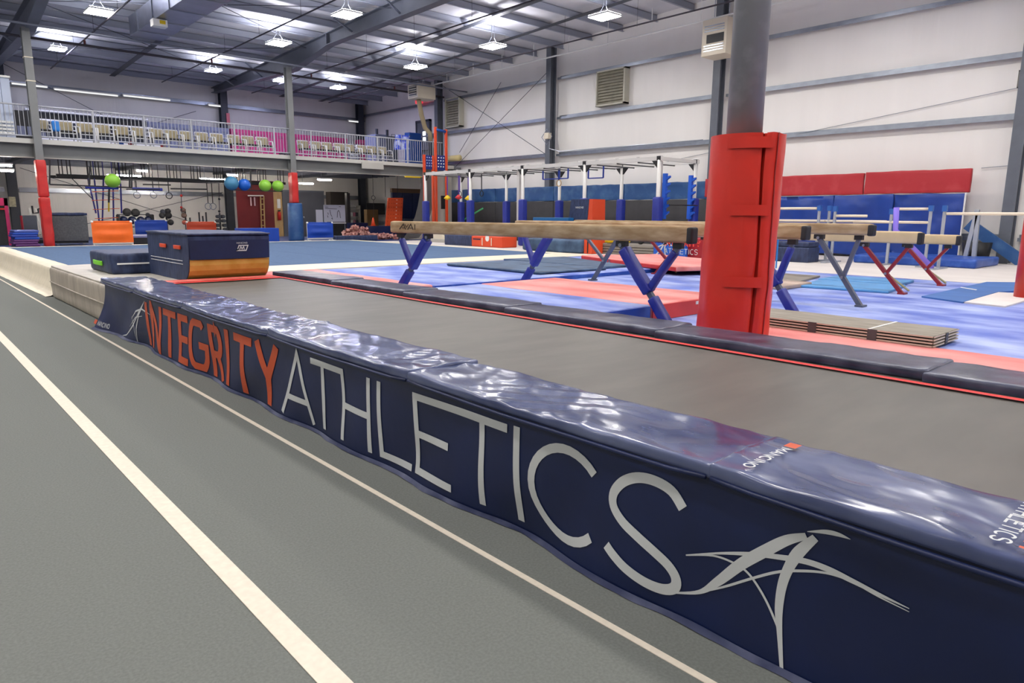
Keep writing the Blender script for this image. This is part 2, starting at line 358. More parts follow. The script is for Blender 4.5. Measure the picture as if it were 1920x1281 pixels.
# roof: liner, purlins, tapered rafters, knee braces
ce = struct('ceiling', MB().prism([(YF-.2, roofz(YF-.2)), (4, roofz(4)), (YB+.2, roofz(YB+.2)), (YB+.2, roofz(YB+.2)+.15), (4, roofz(4)+.15), (YF-.2, roofz(YF)+.15)], XL, XW+.2, 'x'), ROOFW)
y = YB-.6; pur = None
while y > YF+1:
    z = roofz(y)
    if pur is None:
        p0 = (0, y, z)
        pur = MB().box(XL, XW, y-.01, y+.01, z-.24, z-.02).box(XL, XW, y-.07, y+.01, z-.25, z-.235).box(XL, XW, y-.01, y+.07, z-.03, z-.015).build('purlin', mat('purlin_paint', (150, 155, 168), .5), ce)
    else:
        c = pur.copy(); COL.objects.link(c); c.location = pur.location + Vector((0, y-p0[1], z-p0[2])); c.parent = ce
    y -= 1.52
for x in (-4.8, 4.15, 12.85):
    top = lambda yy: roofz(yy)-.26
    prof = [(YB-.2, 7.26), (27.2, 7.05), (24.2, 7.5), (12, 7.62), (4, 7.75), (-13.5, 7.2)]
    pts = prof + [(-13.5, top(-13.5)), (4, top(4)), (YB-.2, top(YB-.2))]
    r = MB().prism(pts, x-.012, x+.012, 'x')
    for (ya, za), (yb, zb) in zip(prof, prof[1:]): r.bar((x, ya, za), (x, yb, zb), .3, .03)
    r.bar((x, YB-.2, top(YB-.2)), (x, 4, top(4)), .3, .03)
    r.box(x-.15, x+.15, 24.19, 24.22, 7.5, 7.9)
    r.build('rafter', RAFT, ce)
    for yy in (33.2, 30.2, 22.5, 19.5, 16.5, 13.4):
        for s in (-1, 1):
            bz = 7.2 if yy > 26 else 7.65
            MB().bar((x+s*.05, yy, bz), (x+s*.75, yy, roofz(yy)-.24), .05, .05).build('brace', GALV, ce)
# sag straps running along the slope, dark strips seen between the purlins
for x in (8.4, 16.2, 18.4):
    MB().bar((x, YB-.3, roofz(YB)-.27), (x, 4, roofz(4)-.27), .22, .015).build('strap', STEELD, ce)
# roof-slope brace rods
for a, b in (((4.2, 33), (12.8, 26)), ((4.2, 26), (12.8, 33)), ((4.2, 20), (12.8, 26)), ((12.8, 20), (4.2, 26))):
    MB().tube([(a[0], a[1], roofz(a[1])-.4), (b[0], b[1], roofz(b[1])-.4)], .012, 5).build('brace_rod', STEELD, ce)
# ------------------------------------------------------------------ high-bay lights on the grid of the hall
rows = [30.85, 24.42, 19.62, 14.5, 9.4, 4.3, -.8, -5.9]; cols = [-5.4, 0., 5.5, 11., 16.7]
def fixture(x, y, ri, lab, cool):
    z = 7.3; L, W = ((.62, .42) if ri else (.5, .36)); L, W = L/1.0, W
    t = thing('high_bay_light', (x, y, z), lab, 'ceiling light', 'high-bay lights in rows under the roof')
    MB().box(x-L/2-.01, x+L/2+.01, y-W*.9-.01, y+W*.9+.01, z, z+.05).build('housing', WHITEP, t)
    MB().add([(x-L/2, y-W*.9, z-.004), (x-L/2, y+W*.9, z-.004), (x+L/2, y+W*.9, z-.004), (x+L/2, y-W*.9, z-.004)], [(0,1,2,3)]).build('diffuser', LAMPC if cool else LAMPW, t)
    MB().add([(x-L/2, y-W*.9, z+.056), (x+L/2, y-W*.9, z+.056), (x+L/2, y+W*.9, z+.056), (x-L/2, y+W*.9, z+.056)], [(0,1,2,3)]).build('top_vent_glow', LAMPUP, t)
    for s in (-1, 1):
        MB().tube([(x+s*L*.38, y, z+.05), (x+s*L*.1, y, z+.3), (x+s*L*.1, y, roofz(y)-.2)], .008, 5).build('hanger', GALV, t)
cname = ['fifth', 'fourth', 'third', 'second', 'nearest']
for ri, y in enumerate(rows):
    for ci, x in enumerate(cols):
        rr = ['row over the gallery', 'second row from the back wall', 'third row from the back wall', 'fourth row from the back wall', 'fifth row from the back wall', 'sixth row from the back wall', 'seventh row from the back wall', 'row nearest the photographer'][ri]
        cc = ['column beyond the left frame edge', 'column above the tumbling lane', 'column over the left gallery post', 'middle column beside the big rafter', 'column nearest the right wall'][ci]
        fixture(x, y, ri, 'bright LED high-bay light, %s, %s' % (rr, cc), ri == 0)
fixture(14.0, 31.0, 0, 'bright LED high-bay light just beside the second gallery post', True)
# ------------------------------------------------------------------ sprinkler pipes and duct
DKP = mat('dark_pipe_paint', (62, 58, 66), .5)
def pipe(pts, r, lab, m=DKP, name='sprinkler_pipe'):
    return tag(MB().tube(pts, r, 8).build(name, m, smooth=True), lab, 'pipe')
pipe([(-3, 26.4, 7.08), (20.9, 26.4, 7.08)], .035, 'grey sprinkler main crossing just in front of the gallery posts', mat('grey_pipe', (120, 124, 138), .45))
pipe([(-3, 28.2, 7.05), (20.9, 28.2, 7.05)], .045, 'dark sprinkler main running behind the gallery posts')
for k, (px, py, e, lab) in enumerate(((172, 62, 12, 'above the left gallery post'), (417, 100, 10, 'left of the big rafter'), (600, 132, 8, 'right of the big rafter'), (742, 160, 6, 'closest to the right wall'))):
    p = gz(px, py, 7.25)
    t = thing('sprinkler_branch', (p.x, 28.2, 7.05), 'thin dark sprinkler branch pipe %s' % lab, 'pipe', 'sprinkler branches under the roof')
    MB().tube([(p.x, 34.5, 7.2), (p.x, e, 7.35)], .025, 6).build('run', DKP, t)
    MB().tube([(p.x, 28.2, 7.05), (p.x, 28.2, 7.22)], .035, 6).build('riser', mat('rusty_pipe', (110, 54, 50), .6), t)
    for q in range(8):
        yy = 33-q*3.1
        if yy > e: MB().tube([(p.x, yy, 7.26), (p.x, yy, roofz(yy)-.2)], .006, 4).build('hanger_rod', DKP, t)
t = thing('conduit', (19.9, 12, 7.4), 'pale conduit pipe hung below the eave of the right wall', 'pipe')
MB().tube([(19.9, 29.5, 7.42), (19.9, 8, 7.55)], .03, 8).build('run', WHITEP, t)
for q in range(11): MB().tube([(19.9, 28.5-q*1.9, 7.44), (19.9, 28.5-q*1.9, roofz(28.5-q*1.9)-.2)], .012, 5).build('hanger_rod', WHITEP, t)
# ventilation duct
t = thing('air_duct', (7.4, 24, 7.2), 'long shiny rectangular sheet-metal air duct under the left roof', 'duct')
x0, x1, z0, z1 = 6.75, 7.75, 7.15, 7.75
MB().box(x0, x1, 8, 26.2, z0, z1).build('duct_body', DUCT, t, bevel=.01)
for yy in (25.2, 23.6, 22, 20.4, 18.8): MB().box(x0-.025, x1+.025, yy-.02, yy+.02, z0-.025, z1+.025).build('seam_flange', GALV, t)
p = gz(298, 43, 7.05)
b = thing('duct_control_box', (p.x, p.y, 6.95), 'small white control box with yellow sticker hanging under duct', 'box')
MB().box(p.x-.2, p.x+.2, p.y-.15, p.y+.15, 6.93, 7.13).build('box_body', WHITEP, b, bevel=.01)
MB().box(p.x-.02, p.x+.14, p.y-.156, p.y-.15, 7.0, 7.1).build('sticker', YELLOW, b)
# ------------------------------------------------------------------ gallery (mezzanine)
YM, ZD, ZU = 27.2, 3.72, 3.19
ga = thing('gallery', (8, YM, ZU), 'raised spectator gallery on grey steel beams along the back wall', 'gallery')
MB().box(-6, XW-.01, YM, YB-.01, ZD-.1, ZD).build('deck', mat('deck_concrete', (120, 120, 124), .8), ga)
MB().box(-6, XW-.55, YM-.14, YM-.02, ZD-.10, ZD+.05).build('toe_board', mat('toe_board_paint', (188, 186, 180), .5), ga)
MB().box(-6, XW-.55, YM+.10, YM+.13, ZU+.02, ZD-.1).build('beam_web', STEELG, ga)
MB().box(-6, XW-.55, YM, YM+.22, ZU, ZU+.025).build('bottom_flange', mat('flange_paint', (172, 168, 158), .5), ga)
MB().box(-6, XW-.55, YM, YM+.22, ZD-.125, ZD-.1).build('top_flange', STEELG, ga)
for x in (4.1, 8.3, 12.55, 16.8):
    MB().box(x-.15, x+.15, YM+.22, YB-.5, ZU+.15, ZD-.1).build('cross_beam', STEELD, ga)
for k in range(14):
    yy = YM+.8+k*.6; MB().box(-6, XW-.55, yy-.03, yy+.03, ZD-.28, ZD-.1).build('joist', mat('joist_paint', (100, 104, 116), .5), ga)
# railing
ra = thing('railing', (8, YM, ZD), 'long grey steel balustrade with thin upright bars along the gallery edge', 'railing')
RAILM = mat('railing_paint', (168, 170, 176), .5)
ZR = 4.79
MB().tube([(-6, YM-.05, ZR), (20.0, YM-.05, ZR)], .025, 8).build('top_rail', RAILM, ra)
MB().tube([(-6, YM-.05, ZD+.14), (20.0, YM-.05, ZD+.14)], .022, 8).build('bottom_rail', RAILM, ra)
post = None
for k in range(17):
    x = -5.2+k*1.55
    if post is None: post = MB().box(x-.025, x+.025, YM-.08, YM-.02, ZD-.05, ZR).build('post', RAILM, ra); x0p = x
    else: c = post.copy(); COL.objects.link(c); c.parent = ra; c.location = Vector((x-x0p, 0, 0))
bal = None; k = 0; x = 2.9
while x < 20.0:
    if bal is None: bal = MB().box(x-.008, x+.008, YM-.058, YM-.042, ZD+.14, ZR).build('baluster', RAILM, ra); xb0 = x
    else: c = bal.copy(); COL.objects.link(c); c.parent = ra; c.location = Vector((x-xb0, 0, 0))
    x += .118
# gallery posts with crash pads
def gpost(x, lab, blue):
    t = thing('gallery_post', (x, YM, G), lab, 'steel post', 'steel posts carrying gallery and roof')
    MB().box(x-.11, x+.11, YM-.27, YM-.25, G, 7.1).box(x-.11, x+.11, YM-.03, YM-.01, G, 7.1).box(x-.012, x+.012, YM-.26, YM-.02, G, 7.1).build('column', STEELG, t)
    for z in ((6.2, 5.5) if x < 6 else ()): MB().box(x-.12, x+.12, YM-.28, YM, z, z+.03).build('tape_band', BEIGE, t)
    if not blue:
        MB().soft(x-.14, x+.14, YM-.36, YM+.03, G, 1.95, .04, 4, 4, 14, .02, 4, 3).build('lower_pad', REDV2, t, True, label='worn red crash pad wrapped round the post')
        MB().soft(x-.135, x+.135, YM-.35, YM+.02, 1.96, 3.12, .04, 4, 4, 12, .02, 4, 8).build('upper_pad', REDV2, t, True)
    else:
        MB().soft(x-.13, x+.13, YM-.34, YM+.03, 1.9, 3.1, .04, 4, 4, 10, .015, 4, 8).build('upper_pad', REDV2, t, True)
        MB().tube([(x, YM-.2, G), (x, YM-.2, G+.1), (x, YM-.2, 1.85), (x, YM-.2, 1.9)], [.31, .31, .29, .27], 20).build('lower_pad', BLUEWALL, t, True, label='round blue crash pad round the foot of the post')
gpost(4.0, 'grey steel gallery post in two red pads beside the grey foam block', False)
gpost(12.5, 'grey steel gallery post with short red pad above thick blue pad', True)
# ================================================================== FOREGROUND
tag(MB().box(.878, .966, -6, 24.6, .001, .004).build('floor_line', LINE), 'wide cream line taped along the grey carpet lane', 'line')
tag(MB().box(1.822, 1.852, -6, 24.6, .001, .004).build('floor_line', LINE), 'narrow cream line running close along the blue lettered banner', 'line')
# ------------------------------------------------------------------ tumbling trampoline
T = thing('tumbling_trampoline', (3.3, 4, 0), 'long tumbling trampoline with grey bed, navy pads and lettered side banner', 'trampoline')
ZT = .60; Y0, Y1 = -3.2, 10.3
MB().box(2.2, 4.55, Y0, Y1, .46, .52).build('frame', STEELD, T)
for y in (-2.8, 0, 3, 6, 9.9):
    for x in (2.3, 4.45): MB().box(x-.04, x+.04, y-.04, y+.04, 0, .46).build('frame_leg', STEELD, T)
def bedfn(u, v):
    x = 2.45+(4.28-2.45)*u; y = Y0+.3+(9.95-Y0-.3)*v
    return Vector((x, y, ZT-.012*math.sin(math.pi*u)+.004*noise.noise(Vector((x*1.3, y*.8, 3)))))
MB().grid(bedfn, 16, 90).build('bed', BED, T, True)
MB().grid(lambda u, v: Vector((4.10+.05*u, Y0+.3+(9.95-Y0-.3)*v, ZT+.008)), 1, 60).build('red_border_line', REDL, T)
MB().grid(lambda u, v: Vector((2.5+1.63*u, 9.42+.13*v, ZT+.006)), 12, 1).build('red_border_line', REDL, T)
MB().grid(lambda u, v: Vector((2.5+1.63*u, 9.6+.33*v, ZT+.006)), 12, 1).build('end_webbing', mat('faded_red_webbing', (214, 104, 92), .6, var=.15, vscale=9), T)
# near pads: wrinkled vinyl tops
seams = [10.32, 8.72, 7.0, 5.0, 3.13, 1.24, -.62, -2.5]
for i, (a, b) in enumerate(zip(seams, seams[1:])):
    def fn(p, i=i, a=a, b=b):
        t = (a-p.y)/(a-b)
        # stretched drag folds fan out from the pad corners
        q = noise.noise(Vector((p.x*2.5+p.y*1.2+i*7, p.y*3.2-p.x*4.5, i*3.1)))*.011 + (.5-abs(noise.noise(Vector((p.x*3.5+p.y*2.4, p.y*4.2-p.x*7, i*5)))))*.0105
        q += .022*max(0, noise.noise(Vector((p.y*1.1, i*4, 2))))*math.sin(p.x*38+p.y*26+3*noise.noise(Vector((p.x*2, p.y*2, i))))*.35
        up = max(0, (p.z-.60)/.045)
        dz = (q - .012*math.sin(math.pi*t)*(1 if i else .2))*up
        return Vector((p.x+.008*noise.noise(Vector((p.y*2.4, i, 1))), p.y, p.z+dz+.003*((i % 2)*2-1)*up))
    MB().soft(2.05, 2.585-.012*i, b-.012, a+.006, .592, .648, .014, 22, 110, 2, fn=fn).build('edge_pad', NAVYP, T, True, label='creased shiny navy pad along the near edge')
    MB().tube([(2.046, a-.01, .60)]+[(2.044+.003*math.sin(q), a-(a-b)*q/12, .594-.010*math.sin(math.pi*q/12)) for q in range(1, 12)]+[(2.046, b+.01, .60)], .010, 6).build('pad_piping', NAVY, T, True)
# purple patch at the overlap near the corner folds
# rear pads: each laps over the next
rs = [9.95, 8.15, 6.48, 4.78, 3.08, 1.26, -.6, -2.5]
for i, (a, b) in enumerate(zip(rs, rs[1:])):
    def fn(p, i=i, a=a, b=b):
        t = (a-p.y)/(a-b); up = max(0, (p.z-.60)/.05)
        return Vector((p.x+.02*(t-.5)+.004*noise.noise(Vector((p.y*5, i, 0))), p.y, p.z+.012*t+(.006*noise.noise(Vector((p.x*5, p.y*4, i*2.)))+.003*noise.noise(Vector((p.x*14, p.y*12, i))))*up))
    MB().soft(4.21, 4.67, b-.03, a-.002, .588, .655, .02, 8, 28, 2, fn=fn).build('edge_pad', NAVYR, T, True, label='dark navy pad along the far edge')
# banner
def bx(y, z):
    t = 1-min(1, max(0, z/.6))
    fl = .0 + .15*max(0, min(1, (y-8.6)/1.7))**2 + .03*max(0, min(1, (y-6)/3))
    wv = .030*math.sin(y*3.1+.6)*t*(.4+.6*math.sin(z*6+y)) + .018*math.sin(y*6.1+z*7)*t + .010*noise.noise(Vector((y*2.2, z*3.5, 5)))
    return 2.072 - fl*t*t + wv - .012*math.sin(math.pi*t)*0
def bp(u, z, off=.0): y = -u; return Vector((bx(y, z)-off, y, z))
ban = MB().grid(lambda u, v: Vector((bx(10.25-13*u, .605*v+.004), 10.25-13*u+.02*(1-v)*math.sin(u*30)*0, .605*v+.004)), 260, 20).build('side_banner', NAVY, T, True, label='navy vinyl banner with orange and white club lettering')
# hem curled and chalky at the floor
MB().grid(lambda u, v: Vector((bx(10.27-13*u, .03*v)-.006+.012*noise.noise(Vector((u*90, v, 2)))*(1-v)-.012*(1-v), 10.27-13*u, .004+.022*v+.006*noise.noise(Vector((u*60, 0, 7))))), 260, 2).build('hem', mat('dusty_hem', (36, 44, 78), .6, rgb2=(104, 108, 132), vscale=3, ramp=(.45, .8), detail=8), ban, True)
fb = lambda u, v: bp(u, v, .004)
bold = [('I', 8.40, 8.26, .10), ('N', 8.19, 7.76, .11), ('T', 7.70, 7.28, .11), ('E', 7.22, 6.88, .11), ('G', 6.93, 6.42, .115), ('R', 6.38, 6.05, .11), ('I', 5.99, 5.87, .10), ('T', 5.76, 5.36, .105), ('Y', 5.31, 4.86, .11)]
SX = 1.35
fbw = lambda u, v: bp(u*SX, v, .004)
for ch, a, b, wd in bold:
    mb = MB(); v0, v1 = .04, .525; w = .068
    A_, B_ = -a/SX, -b/SX
    for st in GLY[ch]:
        pts = []
        for x, y in st:
            u = A_+w/2+(B_-A_-w)*x
            v = v0+(v1-v0)*y
            if ch in 'EG' or (ch in 'TR' and y > .4): v = max(v0+w/2, min(v1-w/2, v)) if ch != 'R' or y == 1 or len(st) > 4 else v
            if ch == 'R' and y == 0: v = v0
            pts.append((u, v))
        if ch == 'I': pts = [((A_+B_)/2, v0), ((A_+B_)/2, v1)]
        if ch == 'T' and st[0][1] == st[1][1]: pts = [(A_, v1-w/2), (B_, v1-w/2)]
        ribbon(mb, pts, w, fbw, .04)
    mb.build('letter', ORANGEL, ban, label='orange letter %s on the navy banner' % ch)
thin = .042
def seg(ch, *strokes):
    mb = MB()
    for st in strokes: ribbon(mb, [(-y, z) for y, z in st], thin, fb, .03)
    mb.build('letter', WHITEL, ban, label='thin white letter %s on the navy banner' % ch)
seg('A', [(4.81, .05), (4.565, .525), (4.36, .05)], [(4.73, .19), (4.43, .19)])
seg('T', [(4.36, .51), (3.89, .51)], [(4.19, .50), (4.19, .06)])
seg('H', [(3.91, .52), (3.91, .06)], [(3.58, .53), (3.58, .06)], [(3.91, .29), (3.58, .29)])
seg('L', [(3.46, .53), (3.46, .08), (3.15, .08)])
seg('E', [(3.09, .52), (3.09, .085), (2.75, .085)], [(3.09, .30), (2.79, .30)])
seg('T', [(3.11, .515), (2.32, .515)], [(2.51, .51), (2.51, .07)])
seg('I', [(2.255, .54), (2.255, .065)])
def el(cy, cz, ry, rz, a0, a1, n=26): return [(cy-ry*math.cos(math.radians(a0+(a1-a0)*i/n)), cz+rz*math.sin(math.radians(a0+(a1-a0)*i/n))) for i in range(n+1)]
seg('C', el(1.945, .305, .215, .205, 42, 318))
S1 = [(1.345, .445), (1.40, .495), (1.48, .512), (1.56, .50), (1.63, .46), (1.675, .40), (1.672, .345), (1.62, .30), (1.54, .268), (1.46, .238), (1.39, .205), (1.355, .165), (1.36, .125), (1.41, .10), (1.49, .098), (1.58, .118), (1.65, .15), (1.69, .175)]
def crom(P, n=5):
    out = []
    for i in range(len(P)-1):
        p = [P[max(0, i-1)], P[i], P[i+1], P[min(len(P)-1, i+2)]]
        for k in range(n):
            t = k/n; out.append(tuple(.5*(2*p[1][c]+(p[2][c]-p[0][c])*t+(2*p[0][c]-5*p[1][c]+4*p[2][c]-p[3][c])*t*t+(3*p[1][c]-p[0][c]-3*p[2][c]+p[3][c])*t**3) for c in range(len(P[0]))))
    return out+[P[-1]]
seg('S', crom(S1))
EMB = [[(1.363, .104, .006), (1.257, .151, .0145), (1.187, .221, .030), (1.105, .32, .037), (1.02, .404, .0374), (.953, .465, .032), (.892, .502, .020)],
 [(.863, .507, .023), (.913, .437, .036), (.942, .37, .032), (.959, .298, .0296), (.962, .214, .0265), (.95, .136, .0184), (.927, .022, .0118)],
 [(1.318, .275, .0027), (1.177, .334, .0086), (1.058, .374, .015), (.971, .397, .0177), (.888, .415, .0196), (.816, .417, .02), (.746, .409, .0166), (.666, .399, .0103), (.582, .391, .0022)],
 [(1.318, .273, .0036), (1.211, .312, .007), (1.131, .314, .0077), (1.078, .297, .0085), (1.024, .245, .0084), (.978, .182, .0084), (.949, .128, .0075), (.929, .038, .0068)],
 [(1.239, .159, .0036), (1.151, .219, .008), (1.068, .28, .0085), (.982, .339, .009), (.908, .374, .0087), (.822, .402, .0077), (.746, .406, .0068), (.666, .391, .0052), (.581, .381, .0022)],
 [(.89, .518, .0023), (.834, .538, .0137), (.793, .544, .0127), (.758, .542, .0015)]]
mb = MB()
for st in EMB:
    cr = crom(st, 6)
    ribbon(mb, [(-c[0], c[1]) for c in cr], .01, fb, 9, wid=lambda t, cr=cr: max(.002, cr[min(len(cr)-1, int(round(t*(len(cr)-1))))][2]*1.05))
mb.build('emblem', WHITEL, ban, label='white winged A emblem after the last letter on the banner')
mb = MB()
for pts, w0 in (([(9.28, .03), (9.1, .06), (8.85, .20), (8.6, .40), (8.38, .53)], .024), ([(8.40, .52), (8.62, .36), (8.72, .18), (8.74, .01)], .026), ([(8.95, .27), (8.75, .38), (8.5, .43), (8.2, .40)], .02), ([(9.0, .17), (8.75, .31), (8.5, .35)], .012), ([(8.95, .30), (8.8, .20), (8.74, .02)], .012)):
    ribbon(mb, [(-y, z) for y, z in pts], w0, fb, .02, wid=lambda t, w0=w0: max(.006, w0*math.sin(math.pi*min(.96, max(.04, t)))**.6))
mb.build('emblem', WHITEL, ban, label='slim white winged A emblem left of the orange letters')
o = text_row('MANCINO', -10.18, .055, .052, .010, fb, WHITEL, ban, adv=.95, gap=.35)
mb = MB(); ribbon(mb, [(-10.38, .085), (-10.24, .085)], .05, fb); mb.build('maker_mark', ORANGEL, ban)
# print on the pad tops, read from the bed side
def ft(u, v): return Vector((v, u, .668))
def topfn(yc, x0): return lambda u, v: Vector((x0+v, yc+u, .672))
mb_parent = T
ft2 = lambda u, v: Vector((2.37-u, 1.14-v, .664))
text_row('MANCINO', .0, .0, .035, .007, ft2, WHITEL, T, adv=1.0, gap=.3)
mb = MB(); ribbon(mb, [(-.075, .018), (-.02, .018)], .045, ft2); mb.build('maker_mark', ORANGEL, T)
ft3 = lambda u, v: Vector((2.44-u, .42-v, .664))
text_row('ATHLETICS', .0, .0, .045, .007, ft3, WHITEL, T, adv=.7, gap=.25)
ft4 = lambda u, v: Vector((2.44-u, .355-v, .664))
text_row('INTEGRITY', .0, .0, .05, .014, ft4, ORANGEL, T, adv=.7, gap=.25)
# ------------------------------------------------------------------ taupe block at the far end of the trampoline
t = thing('foam_block', (3.2, 12.4, 0), 'long low taupe vinyl foam block at the end of the trampoline', 'foam block')
MB().soft(2.11, 4.35, 10.36, 14.55, 0, .54, .05, 8, 50, 8, fn=lambda p: p+Vector((.008*math.sin(p.y*38)*(1 if p.x < 2.2 and p.z > .2 else 0)+.01*noise.noise(p*2.5), 0, 0))).build('block_body', TANB, t, True)
MB().soft(2.14, 4.33, 10.38, 14.53, .535, .565, .014, 8, 30, 2, .012, 2.5).build('block_top', TANT, t, True)
MB().tube([(2.10, 10.4, .285), (2.095, 12.5, .28), (2.10, 14.5, .285)], .012, 6).build('seam_piping', TANB, t, True)
# ------------------------------------------------------------------ skill cushion with green handle
t = thing('crash_mat', (3.3, 11.6, .565), 'low dark navy crash mat with lime green handle and white band', 'crash mat')
sf = lambda p: p+Vector((.012*noise.noise(Vector((p.x*4, p.y*6, p.z*2))), .012*noise.noise(Vector((p.x*6, p.y*4, p.z*2+5))), .010*noise.noise(Vector((p.x*4, p.y*4, 1)))))
MB().soft(2.50, 4.9, 11.80, 13.2, .567, .885, .045, 20, 18, 6, fn=sf).build('cushion', NAVYT, t, True)
MB().box(2.58, 4.88, 11.775, 11.79, .715, .737).box(4.905, 4.915, 11.85, 13.1, .715, .737).build('white_band', WHITEP, t)
MB().soft(2.46, 2.485, 12.25, 12.8, .68, .75, .008, 2, 5, 2, fn=lambda p: p-Vector((.015*math.sin(math.pi*(p.y-12.25)/.55), 0, 0))).build('handle', GREENH, t, True)
# ------------------------------------------------------------------ navy box mat, gold lower front, rounded underneath
zt = 1.205
t = thing('box_mat', (3.55, 10.8, .565), 'tall navy box mat with gold rounded lower front and maker logo', 'foam block')
prof = [(11.75, .57), (10.15, .57)] + [(10.15-.30*math.sin(math.radians(a)), .57+.30-.30*math.cos(math.radians(a))) for a in (15, 30, 45, 60, 75, 90)] + [(9.84, .90), (9.82, zt-.03), (9.85, zt), (11.72, zt), (11.75, zt-.03)]
ang = 0.0
body = MB().prism(prof, 3.02, 4.13, 'x'); body.build('box_body', NAVYT, t)
MB().prism([(10.3, .566)]+[(10.15-.305*math.sin(math.radians(a)), .57+.30-.305*math.cos(math.radians(a))) for a in (0, 15, 30, 45, 60, 75, 90)]+[(9.836, .86), (9.86, .86), (10.3, .58)], 3.03, 4.125, 'x').build('gold_front', GOLD, t, label='gold vinyl lower front')
MB().soft(3.0, 4.15, 9.80, 11.77, zt-.012, zt+.02, .014, 12, 16, 2, .015, 3, 2).build('top_panel', NAVYT, t, True)
MB().grid(lambda u, v: Vector((3.03+1.09*u, 9.822-.004+.006*v, .87+.29*v)), 2, 2).build('front_panel', NAVY, t)
for yy in (10.9, 10.25):
    MB().soft(2.995, 3.015, yy-.12, yy+.16, 1.0, 1.055, .008, 2, 4, 2).build('strap_tab', ORANGED, t, True)
for z in (.845, .80):
    MB().tube([(3.013, 10.1, z), (3.013, 11.6, z)], .004, 4).build('stitching', WHITEP, t)
fn5 = lambda u, v: Vector((3.66+u, 9.812, 1.0+v))
mb = MB(); ribbon(mb, [(.0, -.02), (.03, .05), (.155, .05), (.125, -.02), (0, -.02), (.01, .003)], .014, fn5); ribbon(mb, [(.035, -.008), (.055, .036), (.07, .0), (.095, .036), (.1, -.008)], .012, fn5); mb.build('maker_logo', WHITEL, t)
text_row('MANCINO', .0, .075, .02, .004, fn5, WHITEL, t, adv=.9, gap=.3)
# ------------------------------------------------------------------ spring floor
SZ = .46
t = thing('spring_floor', (8, 18, 0), 'large blue carpeted spring floor with a cream border', 'floor mat')
L = [(2.4, 14.62), (4.42, 14.62), (4.42, 12.2), (14.0, 12.2), (14.0, 25.1), (2.4, 25.1)]
MB().prism([(x, y) for x, y in L], .02, SZ-.004, 'z').build('deck_base', CREAM, t)
MB().prism([(2.52, 14.7), (4.5, 14.7), (4.5, 13.5), (13.65, 13.5), (13.65, 24.8), (2.52, 24.8)], SZ-.003, SZ, 'z').build('carpet', BLUEC, t)
for a in ((4.42, 14.0, 12.2, 13.5), (13.65, 14.0, 13.5, 25.1), (2.4, 13.65, 24.8, 25.1)):
    MB().box(a[0], a[1], a[2], a[3], SZ-.003, SZ+.004).build('border', CREAM, t)
for xx in (4.3, 6.2, 8.1, 10, 11.9): MB().box(xx-.006, xx+.006, 13.52 if xx > 4.4 else 14.72, 24.78, SZ, SZ+.001).build('carpet_seam', mat('seam_blue', (58, 80, 118), .95), t)
# cream foam skirt draped over the left edge, curling on to the lane
def skirt(u, v):
    y = 14.66+10.6*u
    pr = [(2.62, SZ+.015), (2.40, SZ+.02), (2.30, SZ-.02), (2.25, .22), (2.17, .06), (2.05, .018), (1.93, .008)]
    s = v*(len(pr)-1); i = min(int(s), len(pr)-2); f = s-i
    x = pr[i][0]*(1-f)+pr[i+1][0]*f; z = pr[i][1]*(1-f)+pr[i+1][1]*f
    sh = min(1, (y-14.66)/6)
    return Vector((x+(.12 if v > .6 else .0)*(1-sh)*(v-.6)*2.0+.012*noise.noise(Vector((y*1.5, v*3, 0))), y, z+.006*noise.noise(Vector((y*2, v*4, 3)))))
MB().grid(skirt, 60, 24).build('edge_skirt', CREAM, t, True)
# ================================================================== MIDDLE: mats, beams, pole
def mat_thing(name, lab, x0, x1, y0, y1, z0, z1, m, r=.03, amp=.006, seed=0, cat='gym mat', rot=0, group=None):
    b = MB().soft(x0, x1, y0, y1, z0, z1, r, 10, 10, 3, amp, 1.5, seed)
    if rot:
        c = Vector(((x0+x1)/2, (y0+y1)/2, 0)); b.xform(Matrix.Translation(c) @ Matrix.Rotation(rot, 4, 'Z') @ Matrix.Translation(-c))
    return tag(b.build(name, m, smooth=True), lab, cat, group)
# stepped mat by the spring floor: red strip + blue panels
t = thing('landing_mat', (9, 10.2, G), 'wide blue landing mat with red end strip beside the spring floor border', 'gym mat')
MB().soft(4.78, 6.0, 8.42, 12.15, G, .465, .02, 8, 14, 2, .006, 1.5, 1).build('red_section', CHALKR, t, True)
MB().soft(6.01, 13.95, 8.42, 12.15, G, .455, .02, 30, 14, 2, .006, 1.5, 2).build('blue_section', CHALKB, t, True)
MB().box(6.03, 13.93, 8.405, 8.422, G+.003, .445).build('side_panel', CHALKBS, t)
# thick mat between the feet of the first beam
t = thing('landing_mat', (6.2, 5.9, G), 'thick two-tone landing mat, blue and red, under the nearest beam', 'gym mat')
MB().soft(4.8, 6.02, 4.46, 7.35, G, .56, .025, 10, 20, 4, .006, 1.5, 4).build('blue_section', CHALKB, t, True)
MB().box(4.83, 6.0, 4.448, 4.465, G+.005, .545).build('side_panel', CHALKBS, t)
MB().soft(6.03, 7.5, 4.46, 7.35, G, .565, .025, 12, 20, 4, .006, 1.5, 5).build('red_section', CHALKR, t, True)
MB().box(6.05, 7.48, 4.448, 4.465, G+.005, .55).build('side_panel', mat('red_mat_side', (206, 62, 56), .5, var=.06, vscale=4), t)
MB().box(6.85, 6.98, 4.44, 4.449, .50, .535).build('care_label', WHITEP, t)
mat_thing('throw_mat', 'dark teal folded throw mat lying on the landing mat, nearer of two', 8.55, 10.35, 8.75, 11.5, .462, .505, TEALM, .02, .012, 3)
tag(MB().prism([(10.5, 11.95), (12.3, 11.75), (11.25, 8.95), (10.42, 8.95)], .463, .505, 'z').build('throw_mat', TEALM, bevel=.012), 'dark teal throw mat against the spring floor border, farther of two', 'gym mat')
